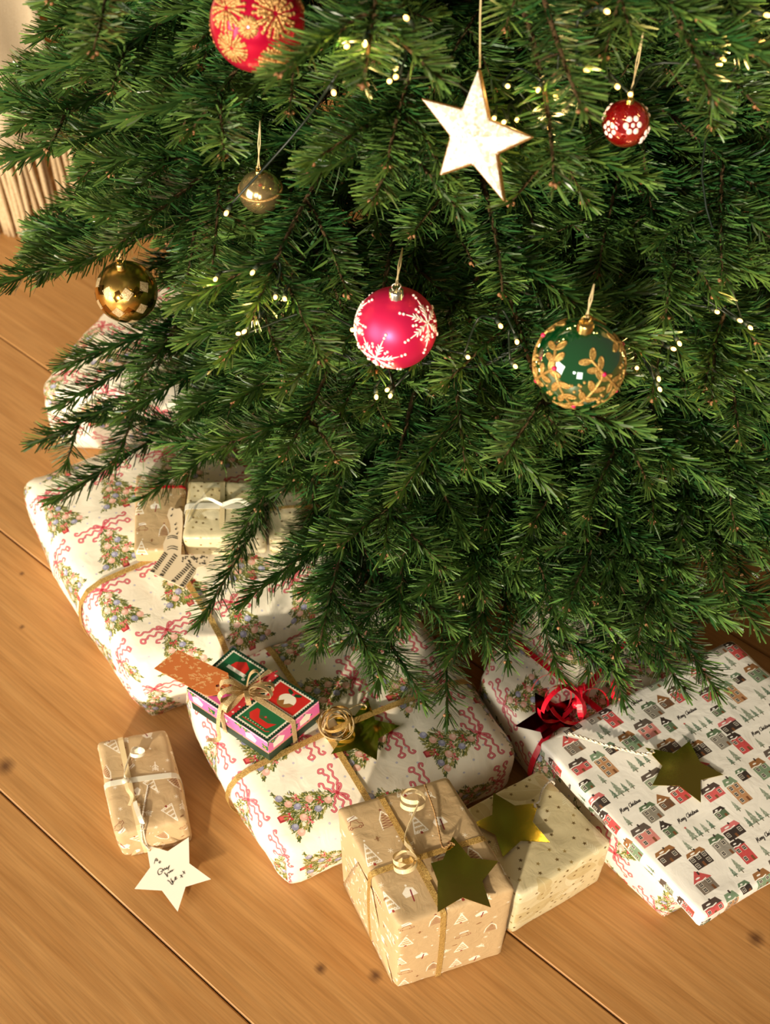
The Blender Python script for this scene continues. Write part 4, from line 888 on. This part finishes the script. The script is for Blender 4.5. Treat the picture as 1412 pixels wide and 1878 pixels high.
def build_branch(tip, z0, **kw):
    tone = kw.pop('tone', 1.); dens = kw.pop('dens', 1800.); wide = kw.pop('wide', 1.)
    tip, z0 = free_tip(tip, z0)
    if tip is None: return 0
    stems = make_branch(tip, z0, **kw)
    mb = MB(); bb = MB(); Vs = []; Fs = []; Cs = []; off = 0
    for (pts, r0, r1, st) in stems:
        m = len(pts); mb.tube(pts, list(np.linspace(r0, r1, m)), 5 if r0 < .004 else 7, False)
        R = stem_needles(pts, st, tone, dens, wide)
        if R is None: continue
        V, Fq, c = R; Vs.append(V); Fs.append(Fq+off); Cs.append(c); off += len(V)
        t = nrm(pts[-1]-pts[-2]); e = pts[-1]; sd = nrm(np.cross(t, [0, 0, 1.]))
        bb.sphere(e+t*.002, .0026, 6, 4, (1, 1, 1))
        if r0 > .002:
            for sg in (-1, 1): bb.sphere(e+sd*sg*.003-t*.0005, .0021, 6, 4)
    o = mb.build('branch', TWIGM, tree)
    V = np.concatenate(Vs); Fq = np.concatenate(Fs); C = np.concatenate(Cs)
    me = bpy.data.meshes.new('needles'); me.vertices.add(len(V)); me.vertices.foreach_set('co', V.astype(np.float32).ravel())
    me.loops.add(Fq.size); me.loops.foreach_set('vertex_index', Fq.astype(np.int32).ravel())
    me.polygons.add(len(Fq)); me.polygons.foreach_set('loop_start', np.arange(0, Fq.size, 4, dtype=np.int32)); me.polygons.foreach_set('use_smooth', np.ones(len(Fq), bool))
    ca = me.color_attributes.new('tint', 'FLOAT_COLOR', 'POINT'); ca.data.foreach_set('color', np.concatenate([C, np.ones((len(C), 1))], 1).astype(np.float32).ravel())
    me.materials.append(NEEDLE); me.update(); me.validate()
    PINV[o.name] = PINV[tree.name]
    nd = link('needles', me, o); nd.matrix_parent_inverse = Matrix(); nd['kind'] = 'stuff'
    bd = bb.build('buds', BUDM, o); bd.matrix_parent_inverse = Matrix(); bd['kind'] = 'stuff'
    NB[0] += 1; return len(Fq)*2

# ornaments' places (also kept clear of stems)
PINK = atd(726, 601, 1.08); GREEN = atd(1062, 666, 1.0); GOLD = atd(232, 535, 1.38); BIGP = atd(472, 42, .95); REDB = atd(1148, 226, 1.03); STAR = atd(868, 258, .98); PALEB = atd(478, 352, 1.15)
def rad(px, dep): return px/FPX*dep
R_PINK, R_GREEN, R_GOLD, R_BIGP, R_RED, R_PALE = rad(75.5, 1.08), rad(83, 1.0), rad(56.5, 1.38), rad(87, .95), rad(43, 1.03), rad(40, 1.15)
def cone_hit(x, y, off):
    d = nrm(ray(x, y))
    for t in np.arange(.35, 2.4, .004):
        p = C0+d*t
        if math.hypot(p[0]-TX, p[1]-TY) < cone_r(p[2])-off: return p
    return C0+d*1.5
BULB_PX = [(463, 500), (505, 545), (522, 548), (395, 512), (470, 592), (448, 608), (437, 612), (646, 605), (710, 715), (690, 728), (716, 726), (858, 655), (918, 598), (948, 627), (945, 672), (1168, 675), (1208, 695), (1210, 714), (1235, 640), (1246, 630), (1315, 572), (1357, 588), (1376, 601),
           (1398, 77), (1407, 28), (1326, 110), (1319, 118), (1156, 173), (1132, 159), (1076, 130), (1113, 21), (1019, 175), (987, 165), (931, 158), (1008, 235), (948, 220), (924, 224), (906, 217), (714, 149), (726, 141), (745, 33), (669, 81), (636, 85), (612, 170), (415, 391)]
BULBS = [cone_hit(x, y, .13 if 760 < x < 1020 and 120 < y < 380 else .055) for x, y in BULB_PX]
KEEP += [(b, .008, True) for b in BULBS]
KEEP += [(at(300, 960, .15), .030, True), (at(365, 945, .16), .034, True), (at(420, 960, .16), .036, True), (at(1025, 1285, .11), .035, True), (at(665, 1340, .1), .03, True), (at(930, 1190, .09), .025, True), (at(200, 660, .13), .04, True), (at(150, 720, .13), .03, True), (at(1365, 1215, .12), .03, True)]
KEEP += [(PINK, R_PINK, True), (GREEN, R_GREEN*.95, True), (GOLD, R_GOLD*1.45, True), (BIGP, R_BIGP*.9, True), (REDB, R_RED*1.25, True), (STAR, .045, True)]
ORN = [(PINK, R_PINK), (GREEN, R_GREEN), (GOLD, R_GOLD), (BIGP, R_BIGP), (REDB, R_RED), (STAR, .05)]
KEEP += [(on_plane(x, y, STAR, nrm([-.28, -.80, .52])), .012, True) for x, y in ((874, 135), (870, 165), (975, 250), (945, 245), (922, 365), (905, 330), (805, 318), (825, 290), (775, 182), (805, 205))]
KEEP += [(at(520, 950, .16), .02, True), (at(300, 905, .155), .034, True), (at(360, 900, .165), .036, True), (at(405, 930, .165), .036, True)]

# branch tips that show at the edge of the tree (seen place, height above the floor)
EDGE = [(62, 800, .19), (92, 905, .165), (256, 905, .165), (105, 735, .24), (120, 675, .29), (355, 1128, .165), (565, 1190, .15), (690, 1255, .15), (800, 1312, .14), (935, 1215, .16), (1128, 1285, .165), (1235, 1270, .17),
        (1325, 1262, .175), (1395, 1150, .20), (55, 462, .40), (75, 505, .37), (135, 362, .47), (8, 290, .50), (-5, 205, .52), (28, 122, .57), (92, 18, .66), (1040, 1235, .18), (470, 935, .23), (440, 1010, .20), (640, 1110, .19),
        (245, 268, .60), (278, 210, .63), (690, 372, .68), (1080, 370, .66), (1040, 1150, .24), (880, 1100, .24), (1250, 1150, .25), (720, 1150, .22), (330, 860, .25), (1400, 905, .33), (1385, 1025, .27), (1412, 770, .42), (1300, 1040, .27), (1405, 620, .50), (1500, 900, .34), (1500, 1050, .26), (1190, 1060, .27)]
tris = 0
for (x, y, z) in EDGE:
    p = at(x, y, z); tris += build_branch(p, z+rng.uniform(.07, .13), fan=.9 if x > 300 else .75)
levels = np.arange(.20, 1.12, .098)
for li, z in enumerate(levels):
    R = cone_r(z); n = int(2*math.pi*R/.20)
    for k in range(n):
        a = 2*math.pi*(k+.5*(li % 2)+rng.uniform(-.25, .25))/n
        d = np.array([math.sin(a), -math.cos(a)])
        front = -math.cos(a)
        if front > .45: continue
        rr = R*rng.uniform(.80, 1.02); tip = np.array([TX+d[0]*rr, TY+d[1]*rr, z+rng.uniform(-.03, .03)])
        if outside(np.linspace([TX, TY, z], tip, 20)[12:]): continue
        tris += build_branch(tip, z+rng.uniform(.03, .12), fan=rng.uniform(.85, 1.1), roll=rng.uniform(-.25, .25), dens=1750)
for li, z in enumerate(np.arange(1.12, 1.95, .12)):      # the crown goes on above the frame
    R = .44-(z-1.1)*.42; n = max(5, int(2*math.pi*R/.2))
    for k in range(n):
        a = 2*math.pi*(k+.5*(li % 2))/n
        if -math.cos(a) > .5: continue
        tris += build_branch((TX+math.sin(a)*R, TY-math.cos(a)*R, z), z-.02, lat=3, dens=420, wide=2.0)
print('TREE branches', NB[0], 'tris', tris)

# ------------------------------------------------------------------ ornaments
SILVER = material('silver_cap', (232, 228, 216), .22, 1.); GOLDCAP = material('gold_cap', (222, 186, 110), .25, 1.); CORD = material('pale_cord', (206, 186, 140), .6)
def sph(c, R, n, rot, x, y, lift=.0):
    """point on the ball: 2D offsets (radians) about surface direction n"""
    n = nrm(n); a = nrm(np.cross([0, 0, 1.], n)) if abs(n[2]) < .98 else np.array([1., 0, 0]); b = np.cross(n, a)
    a, b = a*math.cos(rot)+b*math.sin(rot), b*math.cos(rot)-a*math.sin(rot); r = math.hypot(x, y)
    if r < 1e-6: return c+n*(R+lift)
    return c+(R+lift)*(math.cos(r)*n+math.sin(r)*(x*a+y*b)/r)
def dir_px(c, R, x, y):
    d = nrm(ray(x, y)); o = C0-c; b = o@d; q = b*b-(o@o-R*R)
    p = C0+d*(-b-math.sqrt(max(q, 0))); return nrm(p-c)
def ball(name, c, R, mat, label, cap=SILVER, hang=.05, capr=.17, to=None):
    e = empty(name, tuple(c), label, 'bauble'); MB().sphere(c, R, 48, 32).build('globe', mat, e)
    r = R*capr; v = []; n = 20; z0 = c[2]+R*.975
    prof = [(1.12, -.12), (1.0, .1), (1.0, .9), (.82, 1.12), (0.02, 1.15)]
    for pr, pz in prof:
        for k in range(n): a = 2*math.pi*k/n; w = pr*r*(1+(.06 if k % 2 and pz < 1 else 0)); v.append((c[0]+w*math.cos(a), c[1]+w*math.sin(a), z0+pz*r*1.15))
    cp = mesh('cap', v, [(i*n+k, i*n+(k+1) % n, (i+1)*n+(k+1) % n, (i+1)*n+k) for i in range(len(prof)-1) for k in range(n)], cap, e)
    top = np.array([c[0], c[1], z0+1.25*r]); MB().tube(circle_pts(top+[0, 0, r*.55], r*.62, (1, .2, 0), (0, 0, 1), 18)+[top+[r*.62, r*.124, r*.55]], R*.016, 6, False).build('ring', cap, e)
    t0 = top+[0, 0, r*1.1]; t1 = t0+[.004, .012, hang] if to is None else np.array(to)
    MB().tube([t0+[-.001, 0, -.002], t0+(t1-t0)*.5+[.001, 0, 0], t1], .0006, 5).tube([t0+[.001, 0, -.002], t0+(t1-t0)*.5+[-.001, 0, 0], t1], .0006, 5).build('hanger', CORD, e)
    return e
def around(n0, k, tilt=0.): # spread further directions round the hidden sides
    out = []
    for i in range(k): a = 2*math.pi*i/k+.5; out.append(np.array([math.cos(a), math.sin(a), tilt*(-1)**i]))
    return [d for d in map(nrm, out) if all(nrm(d)@nrm(q) < .45 for q in n0)]
# matt pink bauble with white snowflakes
PINKM = material('matt_pink_glass', (226, 30, 88), .38, .5, .6)
PAINTW = material('white_paint', (248, 226, 222), .6)
e = ball('pink_bauble', PINK, R_PINK, PINKM, 'matt pink bauble with white painted snowflakes', to=atd(738, 455, 1.075))
dirs = [dir_px(PINK, R_PINK, 690, 656), dir_px(PINK, R_PINK, 783, 592), nrm(dir_px(PINK, R_PINK, 655, 575)*.5+np.array([-.9, .1, .15]))]
for n, rot in zip(dirs+around(dirs, 7, .35), (.25, .05, .5, .1, .7, .3, .9, .2, .5, .6)):
    mb = MB()
    for k in range(6):
        a = rot+math.pi*k/3; f = lambda r, o=0.: sph(PINK, R_PINK, n, a, r, o, .0002)
        mb.tube([f(t) for t in np.linspace(0, .60, 9)], [.0009, .0009, .0009, .0009, .0009, .0008, .0007, .0006, .0004], 5)
        for t, l in ((.16, .08), (.26, .1), (.36, .08)):
            for sg in (-1, 1): mb.tube([f(t-.02), f(t+l*.5, sg*l*.5), f(t+l, sg*l)], [.0009, .0008, .0004], 5)
        for t in (.66, .75): mb.sphere(f(t), .0014, 7, 5)
        b = a+math.pi/6
        for t in (.34, .42): mb.sphere(sph(PINK, R_PINK, n, b, t, 0, .0002), .0014, 7, 5)
    mb.build('snowflake', PAINTW, e)
# clear green bauble with gold leaf sprays
GREENM = material('green_glass', (0, 92, 42), .03, .55, .8, coat=1.); GREENM.node_tree.nodes['Principled BSDF'].inputs['Coat IOR'].default_value = 2.6
LEAFG = glitter('gold_leaf_paint', (226, 186, 106), (150, 104, 48), 1400, .5, .4); MAG = material('magenta_paint', (206, 24, 84), .35)
e = ball('green_bauble', GREEN, R_GREEN, GREENM, 'shiny green glass bauble with gold leaf sprays', GOLDCAP, .022)
base = math.atan2(*(dir_px(GREEN, R_GREEN, 1056, 722)[[1, 0]])); nodes = []
for i in range(10):
    lo = base+2*math.pi*i/10; la = math.radians(-24 if i % 2 == 0 else 26); nodes.append(np.array([math.cos(la)*math.cos(lo), math.cos(la)*math.sin(lo), math.sin(la)]))
def vine(a, b, mb, pairs=3):
    for t in range(9):
        pass
    P = [GREEN+nrm(a*(1-t)+b*t)*(R_GREEN+.0003) for t in np.linspace(0, 1, 10)]; mb.tube(P, .0012, 5)
    for t in np.linspace(.3, .85, pairs):
        n = nrm(a*(1-t)+b*t); d = nrm(b-a); d = nrm(d-n*(d@n)); w = np.cross(n, d)
        for sg in (-1, 1):
            ax = nrm(d*.65+w*sg*.75); bx = np.cross(n, ax); c = n
            ring = [GREEN+nrm(n+ax*(.16+.13*math.cos(q))+bx*.058*math.sin(q))*(R_GREEN+.0004) for q in np.linspace(0, 2*math.pi, 15)[:-1]]
            cc = GREEN+nrm(n+ax*.16)*(R_GREEN+.0009); mb.add([cc]+ring, [(0, k+1, (k+1) % 14+1) for k in range(14)]); mb.tube(ring+[ring[0]], .0007, 4, False)
dots = MB(); md = MB(); rr = random.Random(3)
for i in range(10):
    mb = MB(); vine(nodes[i], nodes[(i+1) % 10], mb); mb.build('leaf_spray', LEAFG, e)
    md.sphere(GREEN+nodes[i]*(R_GREEN+.0003), .0022, 8, 6)
    s_ = -1 if i % 2 == 0 else 1
    mb = MB(); tgt = nrm(nodes[i]+np.array([0, 0, s_*.62])+np.cross(nodes[i], [0, 0, 1.])*.35); vine(nodes[i], tgt, mb, 2)
    mb.build('leaf_spray', LEAFG, e)
    for q in range(7):
        n = nrm(nodes[i]+np.array([0, 0, -s_*.62])+rr.uniform(-.16, .16)*np.cross(nodes[i], [0, 0, 1.])+np.array([0, 0, rr.uniform(-.16, .16)])); dots.sphere(GREEN+n*(R_GREEN+.0002), .0014, 7, 5)
dots.build('gold_dots', LEAFG, e); md.build('magenta_dots', MAG, e)
# gold bauble with glitter diamonds
GOLDM = material('gold_glass', (230, 184, 98), .24, 1.); DIA = glitter('pale_glitter', (246, 226, 180), (170, 130, 76), 1500, .5, .4); BRZ = material('bronze_facet', (176, 128, 60), .1, 1.)
e = ball('gold_bauble', GOLD, R_GOLD, GOLDM, 'mirror gold bauble with glitter diamonds above the left gifts', GOLDCAP, .04)
for row, la in enumerate((34, -2, -38)):
    for i in range(8):
        lo = 2*math.pi*(i+.5*(row % 2))/8+.25; l = math.radians(la); n = np.array([math.cos(l)*math.cos(lo), math.cos(l)*math.sin(lo), math.sin(l)])
        for ox, mt, nm in ((0, DIA, 'glitter_diamond'), (.36, BRZ, 'bronze_diamond')):
            g = 4; q = .19; V = []
            for a in range(g+1):
                for b in range(g+1): u, v = (a/g-.5)*q*2, (b/g-.5)*q*2; V.append(sph(GOLD, R_GOLD, n, math.pi/4, u*.8+ox*.7, v*.8-ox*.7, .00025))
            mesh(nm, V, [(a*(g+1)+b, (a+1)*(g+1)+b, (a+1)*(g+1)+b+1, a*(g+1)+b+1) for a in range(g) for b in range(g)], mt, e)
# small shiny red bauble with white blossoms
REDM = material('red_glass', (206, 8, 26), .06, .7, .8, coat=1.); REDM.node_tree.nodes['Principled BSDF'].inputs['Coat IOR'].default_value = 2.4
e = ball('red_bauble', REDB, R_RED, REDM, 'small shiny red bauble with white painted blossoms', GOLDCAP, .05)
dirs = [dir_px(REDB, R_RED, 1161, 230), dir_px(REDB, R_RED, 1116, 238), dir_px(REDB, R_RED, 1138, 222)]
for n, sc in zip(dirs+around(dirs[:2], 6, .3), (1., .9, .45, 1, 1, 1, 1, 1, 1)):
    mb = MB()
    for k in range(6): a = math.pi*k/3; mb.sphere(sph(REDB, R_RED, n, 0, .30*sc*math.cos(a), .30*sc*math.sin(a), -R_RED*.07), R_RED*.15*sc, 8, 6)
    mb.sphere(sph(REDB, R_RED, n, 0, 0, 0, -R_RED*.05), R_RED*.11*sc, 8, 6); mb.build('blossom', PAINTW, e)
# large pink bauble with gold glitter flowers
BPM = material('bright_pink_glass', (206, 14, 62), .22, .5, .6); GG = glitter('gold_glitter_paint', (240, 196, 128), (170, 116, 60), 1300, .5, .4)
e = ball('large_pink_bauble', BIGP, R_BIGP, BPM, 'large pink bauble with gold glitter flowers', GOLDCAP, .05)
dirs = [dir_px(BIGP, R_BIGP, 415, 15), dir_px(BIGP, R_BIGP, 505, 25), dir_px(BIGP, R_BIGP, 425, 88), dir_px(BIGP, R_BIGP, 505, 108), dir_px(BIGP, R_BIGP, 455, 50)]
rr = random.Random(5)
for n, sc in zip(dirs+around(dirs, 8, .4), (1.1, 1.2, .9, .9, .55, 1, 1, 1, 1, 1, 1, 1, 1)):
    mb = MB()
    for ring, cnt in ((.38, 22), (.29, 17), (.2, 12), (.1, 7)):
        for k in range(cnt):
            a = 2*math.pi*k/cnt+rr.uniform(-.1, .1); f = lambda r: sph(BIGP, R_BIGP, n, a, r*sc, 0, .0003)
            mb.tube([f(ring*.45), f(ring*.75), f(ring)], [.0006, .0009, .0011], 5); mb.sphere(f(ring), .0013*sc, 6, 5)
    mb.build('glitter_flower', GG, e)
# pale champagne bauble deep in the left branches
e = ball('champagne_bauble', PALEB, R_PALE, material('champagne_glass', (226, 196, 140), .15, .9), 'small pale champagne bauble deep among the needles', GOLDCAP, .04)
MB().tube(circle_pts(PALEB+[0, 0, R_PALE*.2], R_PALE*.985, (1, 0, 0), (0, 1, 0), 40)+[PALEB+[R_PALE*.985, 0, R_PALE*.2]], .0012, 5, False).build('glitter_band', GG, e)
# glitter star
GST = glitter('white_gold_glitter', (255, 250, 242), (206, 182, 160), 420, .1, .4); GST2 = glitter('gold_glitter_rim', (206, 160, 100), (140, 96, 50), 900, .4, .45)
e = empty('glitter_star', tuple(STAR), 'big white gold glitter star hanging among the branches', 'ornament')
spx = zz([(645, 205), (735, 650), (1120, 810), (805, 955), (868, 1375), (590, 1045), (300, 1145), (395, 800), (140, 465), (505, 560)], 740, 80, 4.707)
sn = nrm([-.28, -.80, .52]); front = [on_plane(x, y, STAR, sn) for x, y in spx]; cc = sum(front)/10; th = .006
V = front+[p-sn*th*2 for p in front]+[cc+sn*.005, cc-sn*(2*th+.005)]
Fs = [(20, i, (i+1) % 10) for i in range(10)]+[(21, 10+(i+1) % 10, 10+i) for i in range(10)]
V2 = [cc+(p-cc)*1.0 for p in front]
st = mesh('star_body', V, Fs+[(i, 10+i, 10+(i+1) % 10, (i+1) % 10) for i in range(10)], [GST, GST2], e, False, None, [0]*20+[1]*10)
bv = st.modifiers.new('edge', 'BEVEL'); bv.width = .0022; bv.segments = 3; bv.limit_method = 'ANGLE'; bv.angle_limit = .9
tp = front[0]-sn*th; MB().tube([tp, tp+[-.002, .004, .04], tp+[-.003, .01, .10]], .0008, 5).build('hanger', CORD, e)

# ------------------------------------------------------------------ fairy lights
le = empty('fairy_lights', tuple(BULBS[0]), 'string of warm white fairy lights on dark green wire wound through the tree', 'string lights')
GLOW = material('warm_bulb', (255, 214, 140), .3, emit=(255, 190, 96), estr=4.5); WIRE = material('dark_green_wire', (22, 34, 26), .4, .0, .5); SOCK = material('bulb_holder', (30, 44, 34), .5)
bm_ = MB().sphere((0, 0, 0), .0019, 10, 7, (1, 1, 1.5)).build('light_bulb', GLOW); bmesh_data = bm_.data; bpy.data.objects.remove(bm_)
sk_ = MB().tube([(0, 0, -.004), (0, 0, -.011)], [.0022, .0018], 8).build('bulb_holder', SOCK); sock_data = sk_.data; bpy.data.objects.remove(sk_)
rr = random.Random(9); ends = []; LDATA = bpy.data.lights.new('bulb_glow', 'POINT'); LDATA.energy = .022; LDATA.color = (1., .66, .22); LDATA.shadow_soft_size = .003
for p in BULBS:
    inw = nrm(np.array([TX, TY, p[2]])-p); q = Vector(-inw+np.array([rr.uniform(-.5, .5), rr.uniform(-.5, .5), rr.uniform(-.2, .8)])).to_track_quat('Z', 'Y').to_matrix().to_4x4()
    o = link('light_bulb', bmesh_data, le); h_ = link('bulb_holder', sock_data, o); o.matrix_world = Matrix.Translation(Vector(p))@q
    o.matrix_parent_inverse = Matrix(); o.matrix_basis = PINV[le.name]@Matrix.Translation(Vector(p))@q; h_.matrix_parent_inverse = Matrix()
    ld = LDATA; lo_ = bpy.data.objects.new('bulb_glow', ld); COL.objects.link(lo_); lo_.parent = o; lo_.location = (0, 0, .0062)
    ends.append(np.array(Matrix.Translation(Vector(p))@q@Vector((0, 0, -.012))))
mb = MB(); order = list(range(len(ends)))
for a, b in zip(order[:-1], order[1:]):
    pa, pb = ends[a], ends[b]; L = np.linalg.norm(pb-pa)
    md_ = (pa+pb)/2; md_ = md_+nrm(np.array([TX, TY, md_[2]])-md_)*(.02+.12*L)+[0, 0, -.04*L]
    mb.tube(smooth_path([pa, md_, pb], 9), .0011, 5)
for i in range(2):
    o_ = .004*i; mb.rope([cone_hit(x, y, .085+o_) for x, y in ((600, 640), (640, 655), (665, 668), (760, 668), (810, 662), (850, 672), (890, 668), (925, 650), (960, 632))], .0020, .016, 2, 5)
mb.build('wire', WIRE, le)
